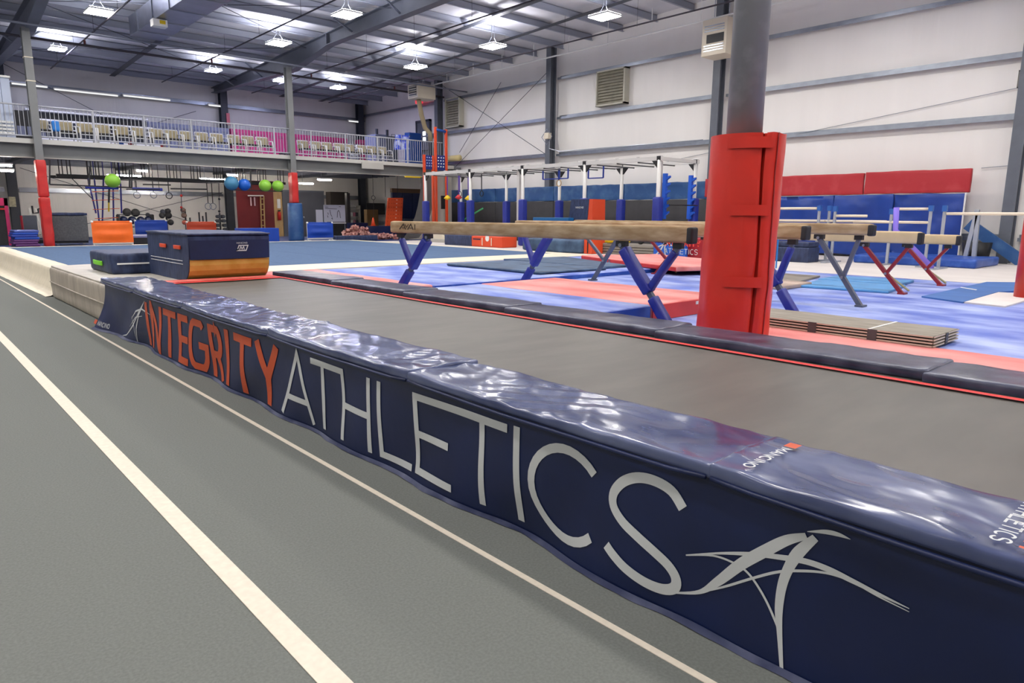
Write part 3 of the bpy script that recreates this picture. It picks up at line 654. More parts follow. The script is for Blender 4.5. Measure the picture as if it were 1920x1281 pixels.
t = thing('folding_mat', (13.0, 9.4, G), 'red folding mat with grey straps beyond the beams', 'gym mat')
p1, p2 = gz(1090, 481, .53), gz(1268, 503, .53); d = (p2-p1); L = d.length; a = math.atan2(d.y, d.x)
M = Matrix.Translation((p1.x, p1.y, 0)) @ Matrix.Rotation(a, 4, 'Z')
MB().soft(0, L, 0, 2.1, .462, .56, .02, 12, 8, 3, .006, 1.5, 4).xform(M).build('mat_body', CHALKR, t, True)
MB().soft(.01, L-.01, -.008, .02, .468, .545, .008, 6, 2, 2).xform(M).build('side_panel', REDV2, t, True)
for f in (.35, .92): MB().box(L*f-.03, L*f+.03, -.014, -.006, .465, .545).xform(M).build('strap', GALV, t)
# red walkway strip behind the rear pads, and its neighbours
tag(MB().soft(5.55, 6.62, -3.5, 3.9, G, .40, .01, 6, 20, 1).build('floor_runner', CHALKR, smooth=True), 'chalk-dusted red runner mat beside the wrapped pole', 'gym mat')
# bundle of boards
t = thing('board_stack', (7, 2.8, .40), 'bundle of long weathered springboard planks strapped together on the red runner', 'boards')
bz = .401
for k in range(4):
    z = bz+.002+k*.027
    MB().box(6.56, 7.22, 1.90+.008*(k % 2), 3.75, z, z+.015).build('board', WOODG, t)
    MB().box(6.555, 6.56, 1.91, 3.74, z+.001, z+.014).box(6.56, 7.22, 1.896, 1.90, z+.001, z+.014).build('board_edge', WOODE, t)
    if k < 3: MB().box(6.58, 7.2, 1.95, 3.7, z+.015, z+.027).build('foam_gap', BLACKR, t)
for yy in (3.55, 2.95, 2.40): MB().box(6.548, 6.555, yy-.04, yy+.04, bz, bz+.10).build('strap_clip', mat('clip_grey', (70, 70, 72), .6), t)
MB().box(6.84, 6.90, 1.888, 1.896, bz, bz+.10).build('strap_clip', mat('clip_grey', (70, 70, 72), .6), t)
MB().box(6.55, 7.22, 2.42, 2.44, bz+.0985, bz+.102).build('strap', WHITEP, t)
# small mats between beams and bars
mat_thing('throw_mat', 'folded taupe mat just right of the wrapped pole', 10.2, 11.2, 5.1, 6.3, G+.001, .45, TANMAT, .02, .004, 1)
mat_thing('throw_mat', 'flat grey-brown mat behind the folded taupe mat', 11.4, 12.8, 5.6, 7.2, G+.001, .42, GREYMAT, .01, .004, 2, rot=.2)
mat_thing('throw_mat', 'light blue mat between the second and third beam legs', 10.9, 12.2, 3.95, 5.3, G+.001, .42, LIGHTB, .012, .004, 3, rot=.15)
mat_thing('throw_mat', 'light blue mat lying behind another light blue mat', 12.25, 13.2, 4.2, 5.5, G+.001, .425, LIGHTB, .012, .004, 3, rot=.1)
t = thing('runner_mat', (12, 2.9, G), 'blue and white vault runner on the chalky blue floor', 'gym mat')
q = [gz(1722, 556, .395), gz(1806, 566, .395), gz(1905, 545, .395), gz(1850, 530, .395), gz(1800, 538, .395)]
MB().prism([(p.x, p.y) for p in [gz(1728, 556, .395), gz(1806, 567, .395), gz(1870, 548, .395), gz(1920, 545, .395), gz(1920, 530, .395), gz(1850, 529, .395)]], G+.001, .40, 'z').build('blue_section', MIDB, t)
MB().prism([(p.x, p.y) for p in [gz(1808, 567, .395), gz(1885, 575, .395), gz(1960, 553, .395), gz(1872, 548.5, .395)]], G+.001, .401, 'z').build('white_section', mat('white_runner', (214, 208, 202), .6, var=.05, vscale=3), t)
MB().prism([(p.x, p.y) for p in [gz(1800, 540, .395), gz(1830, 545, .395), gz(1832, 544, .395), gz(1802, 539.3, .395)]], .401, .403, 'z').build('white_stripe', WHITEP, t)
# ------------------------------------------------------------------ balance beams
def beam(x, y0, y1, zt, zb, leg, legpad, lab, style, su=SUEDE, fy=(None, None), cap=True, fz=(G, G), span=.6):
    t = thing('balance_beam', (x, (y0+y1)/2, G), lab, 'balance beam', 'balance beams standing in parallel')
    h = zt-zb; w = .13
    # rounded, slightly bulging section
    sec = []
    for k in range(24):
        a = 2*math.pi*k/24; c, s_ = math.cos(a), math.sin(a)
        sec.append((w/2*math.copysign(abs(c)**.35, c), (zt+zb)/2+h/2*math.copysign(abs(s_)**.35, s_)))
    rings = [(y0+.015, .93), (y0+.045, 1)] + [(y0+(y1-y0)*i/10, 1) for i in range(1, 10)] + [(y1-.045, 1), (y1-.01, .93)]
    zc = (zt+zb)/2; vs = []; fs = []; n = 24
    for yy, k in rings: vs += [(x+u*k, yy, zc+(v-zc)*k) for u, v in sec]
    for i in range(len(rings)-1):
        for k in range(n): fs.append((i*n+k, i*n+(k+1)%n, (i+1)*n+(k+1)%n, (i+1)*n+k))
    fs += [tuple(range(n)), tuple(range(len(vs)-1, len(vs)-n-1, -1))]
    MB().add(vs, fs).build('beam_body', su, t, True)
    if cap:
        MB().soft(x-.068, x+.068, y0-.018, y0+.05, zb-.008, zt-.012, .02, 4, 2, 4).build('end_cap', BLACKR, t, True, label='dark rubber end cap')
    for e, (yo, s_) in enumerate(((y0, 1), (y1, -1))):
        f = fy[e] if fy[e] is not None else yo+s_*.2
        top_in = Vector((x, f+s_*span, zb-.05)); foot = Vector((x, f, fz[e])); top_out = Vector((x, yo+s_*.16, zb-.05))
        mid = foot.lerp(top_in, .42)
        MB().bar(top_in, foot, .055, .055, (1, 0, 0)).build('leg', leg, t)
        MB().bar(top_out, mid, .045, .045, (1, 0, 0)).build('brace', leg, t)
        MB().box(x-.035, x+.035, top_in.y-.06, top_in.y+.06, zb-.06, zb-.003).box(x-.03, x+.03, top_out.y-.05, top_out.y+.05, zb-.06, zb-.003).build('clamp', BLACK, t)
        MB().tube([(x-.05, top_in.y, zb-.045), (x+.05, top_in.y, zb-.045)], .02, 8).build('bolt', GALV, t)
        MB().tube([mid-Vector((.05, 0, 0)), mid+Vector((.05, 0, 0))], .02, 8).build('bolt', GALV, t)
        if legpad:
            def pad(a, b, w0, nm):
                dd = b-a; L = dd.length; q = MB().soft(-w0/2, w0/2, -w0*.42, w0*.42, 0, L, .02, 2, 2, 6, .006, 6)
                q.xform(Matrix.Translation(a) @ Vector((0, 0, 1)).rotation_difference(dd).to_matrix().to_4x4()); q.build(nm, legpad, t, True)
            pad(top_in.lerp(foot, .04), top_in.lerp(foot, .60), .13, 'leg_pad'); pad(top_in.lerp(foot, .66), top_in.lerp(foot, .99), .115, 'leg_pad')
            pad(top_out.lerp(mid, .08), top_out.lerp(mid, .97), .085, 'brace_pad')
        if style == 'wire':
            MB().tube([mid, Vector((x+.55, f+s_*.1, G+.01))], .018, 6).build('stabiliser_tube', mat('pale_yellow_tube', (200, 190, 130), .5), t)
        MB().box(x-.07, x+.07, foot.y-.05, foot.y+.05, fz[e]+.001, fz[e]+.025).build('foot_plate', leg, t)
    return t
b1 = beam(5.725, 3.93, 8.66, 1.40, 1.232, BEAMM, BEAMB, 'long tan balance beam with padded blue legs, nearest the trampoline', 'pad', fy=(4.16, 8.50), fz=(G, .467))
fa = lambda u, v: Vector((5.725-.0665, 8.44-u, 1.285+v))
mb = MB(); ribbon(mb, [(0, 0), (.09, .075), (.14, 0)], .02, fa); ribbon(mb, [(.12, .075), (.16, .03), (.20, .075)], .014, fa); ribbon(mb, [(.18, 0), (.25, .075), (.30, 0)], .02, fa); ribbon(mb, [(.335, .0), (.335, .075)], .02, fa); ribbon(mb, [(.06, .022), (.13, .022)], .012, fa); ribbon(mb, [(.22, .022), (.29, .022)], .012, fa)
mb.build('maker_lettering', mat('faded_black_print', (58, 46, 34), .8), b1)
b1.rotation_euler.z = math.radians(5.9)
beam(7.72, 3.62, 8.45, 1.41, 1.245, BEAMM, BEAMB, 'tan balance beam with padded blue legs, second from the trampoline', 'pad', fy=(3.68, 8.30), fz=(G, G))
beam(9.1, 3.44, 8.44, 1.418, 1.275, mat('beam_leg_grey', (86, 92, 106), .4, metal=.2), None, 'tan balance beam with bare grey legs, third from the trampoline', 'bare', fy=(3.5, 8.0))
beam(11.1, 3.52, 8.5, 1.296, 1.12, MAROON, None, 'pale balance beam on thin maroon legs, fourth from the trampoline', 'wire', SUEDE2, fy=(3.7, 8.15), cap=True)
beam(13.0, 3.56, 8.5, 1.222, 1.06, MAROON, None, 'pale balance beam on maroon legs, farthest from the trampoline', 'wire', SUEDE2, fy=(3.75, 8.1))
# ------------------------------------------------------------------ building pole in the red wrap pad
px, py = 5.74, 3.33
t = thing('padded_pole', (px, py, G), 'thick grey steel pole wrapped in a tall red crash pad', 'pole')
MB().tube([(px, py, G), (px, py, 8.3)], .152, 32).build('pole', POLE, t, True)
R0 = .315; z0, z1 = G+.03, 2.19
def wrap(u, v):
    # open roll: the seam with its flap faces the camera's right; u goes round, v up
    a = math.radians(-116 + 357*u + 3*math.sin(v*5)); z = z0+(z1-z0)*v
    r = R0*(1-.02*math.sin(v*math.pi)) + .010*noise.noise(Vector((math.cos(a)*2, math.sin(a)*2, z*1.6))) + .006*noise.noise(Vector((math.cos(a)*5, math.sin(a)*5, z*3.3)))
    e = min(u, 1-u)
    if e < .012: r -= (.012-e)*5
    return Vector((px+r*math.cos(a)+.025*v, py+r*math.sin(a)-.022*v, z))
w_ = MB().grid(wrap, 72, 60)
n = len(w_.v)
w_.grid(lambda u, v: wrap(u, v)*1.0 - Vector((math.cos(math.radians(-116+357*u+3*math.sin(v*5))), math.sin(math.radians(-116+357*u+3*math.sin(v*5))), 0))*.11, 72, 4)
w_.grid(lambda u, v: wrap(u, 1)+Vector((math.cos(math.radians(-116+357*u+3*math.sin(v*5))), math.sin(math.radians(-116+357*u+3*math.sin(v*5))), 0))*(-.11*v)+Vector((0, 0, .004*math.sin(v*3.14))), 72, 2)
w_.build('wrap_pad', REDV, t, True, label='red vinyl wrap pad')
# edge flap with piping, running down the seam
def flap(u, v):
    a = math.radians(-119 + 3*math.sin(v*5+.4) + 58*u); z = z0+(z1-z0)*v
    r = R0+.004+.036*(1-u)*math.sin(math.pi*min(1, max(0, u)))**.5 + .008*noise.noise(Vector((u*4, z*5, 9)))
    return Vector((px+r*math.cos(a)+.025*v, py+r*math.sin(a)-.022*v, z+.005*math.sin(u*9)))
MB().grid(flap, 14, 60).build('seam_flap', REDV, t, True)
MB().tube([flap(.3, k/40)+Vector((-.004, -.004, 0)) for k in range(41)], .006, 6).build('flap_stitching', mat('dark_red_piping', (140, 20, 18), .5), t, True)
def strap(zc, a0, a1, dz=0):
    def s(u, v):
        a = math.radians(a0+(a1-a0)*u); r = R0+.013+.03*max(0, u-.35)/.65
        h_ = (zc-z0)/(z1-z0); return Vector((px+r*math.cos(a)+.025*h_, py+r*math.sin(a)-.022*h_, zc-.045+.09*v+dz*u))
    q = MB().grid(s, 16, 3); q.grid(lambda u, v: s(u, v)*1 - Vector((math.cos(math.radians(a0+(a1-a0)*u)), math.sin(math.radians(a0+(a1-a0)*u)), 0))*.012, 16, 3)
    q.build('strap', REDV, t, True)
strap(2.11, -179, -112); strap(1.55, -167, -112); strap(.935, -169, -112)
for zc in (2.11, 1.55, .935):
    MB().tube([(px+(R0+.02)*math.cos(math.radians(-108+k*7)), py+(R0+.02)*math.sin(math.radians(-108+k*7)), zc+.0-k*.03) for k in range(5)], .006, 5).build('drag_fold', REDV, t, True)
# second red pad at the right frame edge
p = gz(1935, 560, G)
t = thing('padded_post', (p.x, p.y, G), 'slim post in a bright red pad at the right frame edge', 'pole')
MB().tube([(p.x, p.y, G), (p.x, p.y, 2.2)], .22, 24).build('wrap_pad', REDV, t, True)
MB().tube([(p.x, p.y, 2.2), (p.x, p.y, 8.3)], .1, 16).build('pole', POLE, t, True)
MB().box(p.x-.5, p.x+.35, p.y-.3, p.y+.3, G+.001, G+.02).build('base_plate', BLACK, t)
# ================================================================== RIGHT WALL AND RIG
# wall pads
t = thing('wall_padding', (20.95, 20, G), 'long wall padding, blue band above charcoal panels, behind the rig', 'wall pad')
ys = [13.0+k*1.83 for k in range(8)]+[27.6]
for a, b in zip(ys, ys[1:]):
    MB().soft(20.55, 20.63, a+.01, b-.01, 2.06, 2.64, .02, 2, 8, 6, .02, 2.5, a).build('blue_panel', BLUEWALL, t, True)
    MB().soft(20.55, 20.63, a+.01, b-.01, G, 2.05, .02, 2, 8, 6, .008, 2.5, a).build('charcoal_panel', DARKW, t, True)
t = thing('wall_mat', (20.6, 8, 2.1), 'long faded red mat hung high on the white right wall', 'wall pad')
MB().soft(20.5, 20.62, 5.55, 8.1, 2.13, 2.72, .02, 2, 14, 8, .02, 2.2, 5).build('mat_panel', CRIMSON, t, True)
MB().soft(20.5, 20.62, 8.14, 13.2, 2.12, 2.70, .02, 2, 20, 8, .02, 2.2, 9).build('mat_panel', CRIMSON, t, True)
t = thing('wall_mat', (20.6, 8, G), 'crumpled royal blue vinyl wall mats under the red band', 'wall pad')
for i, (a, b) in enumerate(((5.62, 7.3), (7.31, 8.9), (8.91, 10.7), (10.71, 12.9))):
    MB().soft(20.48, 20.6, a+.005, b-.005, .46, 2.11, .02, 2, 14, 14, .05, 1.6, i*3.).build('mat_panel', BLUEMAT, t, True)
MB().tube([(20.45, 5.60, .46), (20.45, 5.60, 2.12)], .02, 6).build('edge_trim', WHITEP, t)
# louvres
def louvre(y0, y1, z0, z1, lab):
    t = thing('wall_louvre', (20.9, (y0+y1)/2, z0), lab, 'vent')
    MB().box(20.86, 21.14, y0, y0+.07, z0, z1).box(20.86, 21.14, y1-.05, y1, z0, z1).box(20.86, 21.14, y0, y1, z0, z0+.05).box(20.86, 21.14, y0, y1, z1-.05, z1).build('frame', mat('louvre_frame', (188, 186, 170), .5), t)
    n = 11
    for k in range(n):
        z = z0+.06+(z1-z0-.12)*(k+.5)/n
        MB().bar((20.95, y0+.07, z), (20.95, y1-.05, z), .012, .12, (.5, 0, .86)).build('slat', mat('louvre_slat', (170, 166, 148), .45, metal=.3, var=.12, vscale=5), t)
    MB().box(21.05, 21.1, y0+.05, y1-.05, z0+.05, z1-.05).build('backing', STEELD, t)
louvre(17.05, 18.45, 5.58, 6.86, 'square metal wall louvre in the middle of the white right wall')
louvre(26.95, 28.1, 5.6, 6.95, 'metal wall louvre beside the corner heater')
# unit heaters
def heater(x, y, z, w, d, h, lab, face):
    t = thing('unit_heater', (x, y, z), lab, 'heater')
    MB().box(x-w/2, x+w/2, y-d/2, y+d/2, z, z+h).build('casing', BEIGE, t, bevel=.015)
    if face == 'x':
        MB().box(x-w/2-.008, x-w/2, y-d*.38, y+d*.38, z+h*.12, z+h*.88).build('outlet', BLACK, t)
        for k in range(5): MB().box(x-w/2-.03, x-w/2, y-d*.38, y+d*.38, z+h*(.14+.16*k), z+h*(.19+.16*k)).build('vane', BEIGE, t)
    else:
        MB().box(x-w/2-.008, x-w/2, y-d*.40, y+d*.3, z+h*.34, z+h*.58).build('outlet', BLACK, t)
        for k in range(3):
            MB().box(x-w/2-.012, x-w/2, y-d*.4, y+d*.4, z+h*(.66+.07*k), z+h*(.69+.07*k)).build('vane', GALV, t)
            MB().box(x-w/2-.012, x-w/2, y-d*.4, y+d*.4, z+h*(.12+.07*k), z+h*(.15+.07*k)).build('vane', GALV, t)
    for s in (-1, 1): MB().tube([(x, y+s*d*.3, z+h), (x, y+s*d*.3, roofz(y)-.2)], .012, 5).build('hanger_rod', GALV, t)
    return t
h = heater(19.3, 27.75, 6.72, 1.0, .8, .62, 'cream unit heater hanging in the far right corner above the gallery', 'x')
q = gy(787, 190, 28.0)
MB().tube([gy(785, 187, 27.8), gy(790, 215, 27.9), gy(797, 240, 28), gy(806, 250, 28), gy(807, 265, 28)], .11, 12).build('flexible_flue', mat('tan_flue', (176, 160, 126), .6, bump=.4, bscale=30, stretch=(.1, .1, 1)), h, True)
heater(19.9, 12.55, 6.35, .75, .85, 1.05, 'cream unit heater hanging beside the top of the padded pole', 'y')
# speaker bracket on wall column, framed sign at right
t = thing('column_speaker', (20.5, 21, 4.5), 'small cream speaker in a wire bracket on the wall column', 'speaker')
c = gx(1027, 256, 20.5)
MB().box(20.4, 20.6, c.y-.12, c.y+.12, c.z-.1, c.z+.14).build('speaker_body', BEIGE, t, bevel=.02)
MB().ring((20.45, c.y, c.z-.02), .3, .015, 'x', 4).build('bracket', GALV, t)
MB().tube([(20.55, c.y-.05, c.z-.2), (20.55, c.y-.05, 4.15), (20.7, c.y-.5, 4.02), (20.9, c.y-7, 4.02)], .02, 6).build('conduit', GALV, t)
t = thing('framed_notice', (21.1, 5, 4.6), 'white framed notice on the wall at the right frame edge', 'sign')
a, b = gx(1911, 132, 21.1), gx(1911, 165, 21.1)
MB().box(21.09, 21.14, a.y-1.2, a.y, b.z, a.z).build('panel', WHITEP, t)
MB().box(21.07, 21.1, a.y-.04, a.y, b.z, a.z).box(21.07, 21.1, a.y-1.2, a.y, b.z, b.z+.03).box(21.07, 21.1, a.y-1.2, a.y, a.z-.03, a.z).build('frame', mat('grey_frame', (120, 118, 110), .6), t)
# ninja rig
t = thing('ninja_rig', (18.3, 18.8, G), 'tall aluminium obstacle rig with blue padded posts along the right wall', 'climbing frame')
XF, XB2, ZRG = 17.4, 19.3, 3.17
ry = [24.85, 21.8, 18.76, 15.76, 12.8]
for x, o in ((XF, 0), (XB2, .0)):
    MB().bar((x, ry[0]+.1, ZRG), (x, ry[-1]-.1, ZRG), .09, .12).build('top_beam', ALU, t)
    for i, y in enumerate(ry):
        MB().tube([(x, y, G), (x, y, ZRG-.04)], .062, 12).build('post', ALU, t, True)
        MB().soft(x-.13, x+.13, y-.13, y+.13, G, 2.05, .06, 3, 3, 6).build('post_pad', RIGB, t, True)
        for s in ((-1, 1) if 0 < i < 4 else ((-1,) if i == 0 else (1,))):
            MB().prism([(y, ZRG-.04), (y+s*.28, ZRG-.04), (y, ZRG-.34)], x-.03, x+.03, 'x').build('gusset', BLACK, t)
        MB().box(x-.055, x+.055, y-.07, y+.07, ZRG-.05, ZRG+.07).build('joint_cap', BLACK, t)
for i, y in enumerate(ry): MB().bar((XF, y, ZRG), (XB2, y, ZRG), .09, .1).build('cross_beam', ALU, t)
for k in range(14):
    y = 13.6+k*.82; MB().tube([(XF, y, ZRG-.08), (XB2, y, ZRG-.08)], .02, 8).build('monkey_bar', mat('rig_bar', (90, 90, 92), .4, metal=.5), t, True)
    MB().box(XF-.05, XF+.05, y-.03, y+.03, ZRG+.05, ZRG+.085).build('bar_clamp', ALU, t)
for y in (19.3, 13.0): MB().box(XF+.25, XF+.37, y-.06, y+.06, G+.6, ZRG-.05).build('square_upright', ALU, t)
# salmon ladder notched uprights
for x in (17.75, 19.1):
    q = MB().box(x-.05, x+.05, 12.76, 12.88, 1.4, 2.75)
    for k in range(6): q.prism([(12.76, 1.5+k*.21), (12.64, 1.58+k*.21), (12.64, 1.63+k*.21), (12.76, 1.6+k*.21)], x-.04, x+.04, 'x')
    q.build('notched_rail', mat('bright_blue_plastic', (20, 86, 196), .5), t)
MB().tube([(17.7, 12.6, 1.82), (19.2, 12.6, 1.82)], .018, 8).build('ladder_bar', BLACK, t)
# hanging pieces
def hang(x, y, z, lab, kind, col, name='hanging_grip'):
    t = thing(name, (x, y, z), lab, 'grip')
    MB().tube([(x, y, z+.12), (x, y, ZRG-.06)], .022, 6).build('strap', col, t)
    if kind == 'ring': MB().ring((x, y, z), .11, .017, 'x').build('ring', BLACK, t, True)
    if kind == 'cone': MB().tube([(x, y, z+.14), (x, y, z+.05), (x, y, z), (x, y, z-.07)], [.02, .12, .16, .03], 12).build('cone_grip', {'y': YELLOW, 'r': mat('red_rubber', (196, 40, 50), .5)}[lab[0]], t, True)
PURS = mat('purple_strap', (92, 64, 160), .7)
for (px_, py_, k, col, lab) in ((839, 372, 'cone', PURS, 'yellow cone grip on a purple strap at the rig end'), (860, 371, 'cone', PURS, 'red cone grip on a purple strap under the rig'), (878, 373, 'cone', PURS, 'yellow cone grip half behind the second rig post'), (903, 363, 'ring', BLACK, 'single black gym ring hanging from the rig on a strap'), (862, 364, 'ring', PURS, 'dark ring beside the red cone grip')):
    p = gx(px_, py_, 18.3); hang(p.x, p.y, p.z, lab, k, col)
BLT = mat('blue_trapeze', (28, 56, 150), .5)
for (a, b, lab) in (((1018, 337), (1065, 334), 'blue trapeze frame hanging in the third rig bay'), ((1103, 333), (1131, 335), 'blue trapeze frame hanging in the fourth rig bay')):
    p, q = gx(a[0], a[1], 18.2), gx(b[0], b[1], 18.2)
    t = thing('trapeze_bar', (18.2, (p.y+q.y)/2, p.z), lab, 'bar')
    z = (p.z+q.z)/2
    MB().tube([(18.2, p.y, z), (18.2, q.y, z)], .02, 6).build('bar', BLT, t)
    for y in (p.y, q.y): MB().bar((18.2, y, z), (18.2, y, ZRG-.05), .05, .03).build('hanger', BLT, t)
p = gx(1048, 338, 18.2)
t = thing('gym_ring', (18.2, p.y, p.z), 'pale wooden ring on a blue strap at the third rig post', 'grip')
MB().ring((18.2, p.y, p.z-.1), .11, .016, 'x').build('ring', PLY, t, True); MB().bar((18.2, p.y, p.z), (18.2, p.y, ZRG-.05), .1, .01).build('strap', BLT, t)
# climbing tower beside the gallery
t = thing('climbing_tower', (18.7, 25.6, G), 'orange and blue climbing tower frame at the gallery end', 'climbing frame')
for px_, top, bot in ((816, 238, 0), (836, 243, 0), (795, 290, 0), (811, 292, 0)):
    a = gy(px_, top, 25.6); MB().bar((a.x, 25.6, G), (a.x, 25.6, a.z), .09, .09, (0, 1, 0)).build('upright', ORANGED, t)
a, b = gy(817, 243, 25.6), gy(835, 247, 25.6); MB().tube([(a.x, 25.6, a.z), (b.x, 25.6, b.z)], .06, 10).build('cross_roll', COBALT, t, True)
for (u, v, m) in (((797, 291), (811, 318), 0), ((818, 291), (834, 320), 1)):
    a, b = gy(*u, 25.6), gy(*v, 25.6)
    MB().box(a.x, b.x, 25.58, 25.62, b.z, a.z).build('climb_panel', mat('deep_blue_panel', (24, 44, 120), .5), t)
    for i in range(3):
        for j in range(4):
            MB().ball((a.x+(b.x-a.x)*(i+.6+.15*(j % 2))/3.3, 25.57, b.z+(a.z-b.z)*(j+1.2)/5), .03, 8, 5).build('peg_hole', mat('peg_pale', (150, 160, 200), .5) if m == 0 else WHITEP, t)
# warped wall
ya, yb = 25.8, 27.0
near = [(817, 331), (818, 345), (816, 362), (812, 385), (807, 405), (798, 428), (786, 446), (765, 455)]
cv = [gy(a, b, ya) for a, b in near]; cv[-1].z = G+.02
t = thing('warped_wall', (19.5, 26.4, G), 'curved charcoal warped wall with pale grey side panel', 'climbing wall')
def ww(u, v):
    s = u*(len(cv)-1); i = min(int(s), len(cv)-2); f = s-i; p = cv[i].lerp(cv[i+1], f); return Vector((p.x, ya+(yb-ya)*v, p.z))
MB().grid(ww, 28, 2).build('running_surface', GREYB, t, True)
R_ = gy(846, 340, ya).x
MB().prism([(p.x, p.z) for p in cv]+[(R_, G), (R_, cv[0].z)], ya-.02, ya+.02, 'y').build('side_panel', PANELG, t)
MB().box(R_-.03, R_, ya, yb, G, cv[0].z).build('back_panel', PANELG, t)
a, b = gy(826, 367, ya), gy(834, 392, ya); MB().soft(a.x, b.x, ya-.03, ya-.015, b.z, a.z, .006, 3, 1, 5).build('slot', BLACK, t)
a, b = gy(760, 330, YM-.1), gy(790, 334, YM-.1)
tag(MB().box(a.x, b.x, YM-.12, YM-.02, 3.13, 3.19).build('foam_strip', YELLOW), 'bright yellow foam strip under the gallery beam end', 'pad')
a, b = gy(678, 304, YM-.16), gy(719, 318, YM-.16)
tag(MB().box(a.x, b.x, YM-.18, YM-.145, b.z, a.z).build('blank_sign', mat('sign_grey', (176, 174, 168), .5)), 'blank pale grey sign board fixed to the gallery beam', 'sign')
a, b = gx(842, 291, 20.75), gx(862, 303, 20.75)
tag(MB().tube([(20.75, a.y, (a.z+b.z)/2), (20.75, b.y, (a.z+b.z)/2)], .14, 14).build('foam_roll', mat('cream_foam', (214, 196, 140), .8), smooth=True), 'cream foam roll resting on the wall girt by the climbing tower', 'roll')
# things between rig and spring floor
def boxX(name, px0, px1, pyt, pyb, x, d, m, lab, cat, z0=G, bev=.02):
    a, b = gx(px0, pyt, x), gx(px1, pyt, x); zt_ = (a.z+b.z)/2
    return tag(MB().box(x, x+d, a.y, b.y, z0, zt_).build(name, m, bevel=bev), lab, cat)
x = 15.6
t = thing('folding_mat_block', (x, 17, G), 'folded navy and orange mat block beyond the spring floor', 'gym mat')
a, b, c = gx(833, 440, x), gx(884, 441, x), gx(941, 442, x)
MB().soft(x, x+.7, b.y+.01, a.y, G, a.z, .03, 3, 6, 4).build('navy_section', NAVYT, t, True)
MB().soft(x, x+.7, c.y, b.y, G, a.z, .03, 3, 6, 4).build('orange_section', ORANGED, t, True)
MB().box(x-.012, x, b.y-.5, b.y-.1, .62, .66).build('strap', NAVY, t); MB().box(x-.012, x, c.y+.1, c.y+.4, .95, .99).build('strap', NAVY, t)
for yy in (b.y-.6, c.y+.55): MB().box(x-.008, x, yy-.02, yy+.02, G+.05, a.z-.05).build('seam', BEIGE, t)
MB().ball((x-.0, (b.y+c.y)/2-.05, .68), .11, 12, 6, (.1, 1, 1)).build('maker_badge', WHITEP, t, True)
tag(MB().soft(15.2, 16.1, gx(1090, 460, 15.2).y, gx(977, 460, 15.2).y, G, .78, .08, 8, 10, 4, .04, 1.5).build('crash_mat', TEALM, smooth=True), 'big dark blue crash mat seen under the nearest beam', 'crash mat')
t = thing('rocker_board', (16.8, 23.6, G), 'low pale grey platform with a half-round top beyond the floor corner', 'platform')
a, b = gx(800, 447, 16.6), gx(833, 455, 16.6)
MB().box(16.6, 17.2, a.y, b.y, G, a.z).build('platform', PANELG, t, bevel=.02)
MB().prism([(((a.y+b.y)/2)+.4*math.cos(math.radians(k*15)), a.z+.26*math.sin(math.radians(k*15))) for k in range(13)], 16.7, 16.8, 'x').build('half_round', BEIGE, t)
# leaning incline board, orange edge
a, b = gx(1071, 374, 16.5), gx(1112, 374, 16.5)
t = thing('incline_mat', (16.7, (a.y+b.y)/2, G), 'navy incline mat with orange side standing upright in front of the rig', 'gym mat')
MB().prism([(a.y+.25, G), (a.y, a.z), (b.y+.15, a.z), (b.y+.28, G)], 16.5, 16.56, 'x').build('face', NAVYT, t)
MB().prism([(b.y+.29, G), (b.y+.16, a.z), (b.y+.02, a.z), (b.y-.02, G)], 16.5, 17.1, 'x').build('edge', ORANGED, t)
text_row('MANCINO', 0, 0, .05, .012, lambda u, v: Vector((16.49, (a.y+b.y)/2+.25-u, a.z-.28+v)), WHITEL, t, adv=.8)
boxX('foam_beam', 999, 1066, 408, 413, 16.2, .25, mat('teal_blue_vinyl', (14, 92, 148), .5), 'flat teal-blue foam mat top left of the navy incline mat', 'gym mat')
p = gx(1030, 440, 16.0)
a, b = gx(1226, 456, 15.4), gx(1286, 456, 15.4)
t = thing('club_sign', (15.4, (a.y+b.y)/2, G), 'low blue club sign with red lettering and white figure under the beams', 'sign')
MB().box(15.4, 15.5, a.y, b.y, G, a.z).build('board', mat('sign_blue', (16, 84, 182), .5), t)
fs = lambda u, v: Vector((15.39, a.y-u, v))
Ls = a.y-b.y
text_row('INTEGRITY', Ls*.34, .72, .15, .035, fs, mat('sign_red', (214, 66, 50), .5), t, adv=.7)
text_row('ATHLETICS', Ls*.36, .52, .13, .015, fs, WHITEL, t, adv=.7)
mb = MB(); ribbon(mb, [(.08, .45), (.25, .62), (.42, .9)], .04, fs); ribbon(mb, [(.42, .9), (.36, .65), (.4, .42)], .035, fs); ribbon(mb, [(.15, .68), (.4, .78), (.6, .72)], .03, fs); mb.build('emblem', WHITEL, t)
a, b = gx(1288, 446, 15.6), gx(1325, 446, 15.6)
tag(MB().soft(15.6, 16.3, b.y, a.y, G, a.z, .03, 3, 6, 5).build('vault_block', mat('dark_red_vinyl', (158, 24, 36), .45), smooth=True), 'dark red padded block left of the wrapped pole', 'foam block')
a, b = gx(1110, 463, 15.8), gx(1224, 463, 15.8)
t = thing('low_platform', (16, (a.y+b.y)/2, G), 'low grey slatted platform stack beyond the beams', 'platform')
for k in range(4): MB().box(15.8, 17, b.y, a.y, G+k*.075, G+k*.075+.06).build('layer', GREYMAT, t, bevel=.008)
a, b = gx(1128, 451, 15.9), gx(1160, 451, 15.9)
tag(MB().soft(16.0, 16.5, b.y, a.y, .69, .84, .05, 4, 6, 3, .03, 3).build('foam_wedge', YELLOW, smooth=True), 'yellow foam piece lying on the grey platform', 'foam block')
tag(MB().ball((15.9, gx(1201, 462, 15.9).y, .79), .1, 14, 8).build('exercise_ball', BLACKR, smooth=True), 'small black ball resting on the grey platform', 'ball')
a, b = gx(1095, 446, 15.3), gx(1110, 446, 15.3)
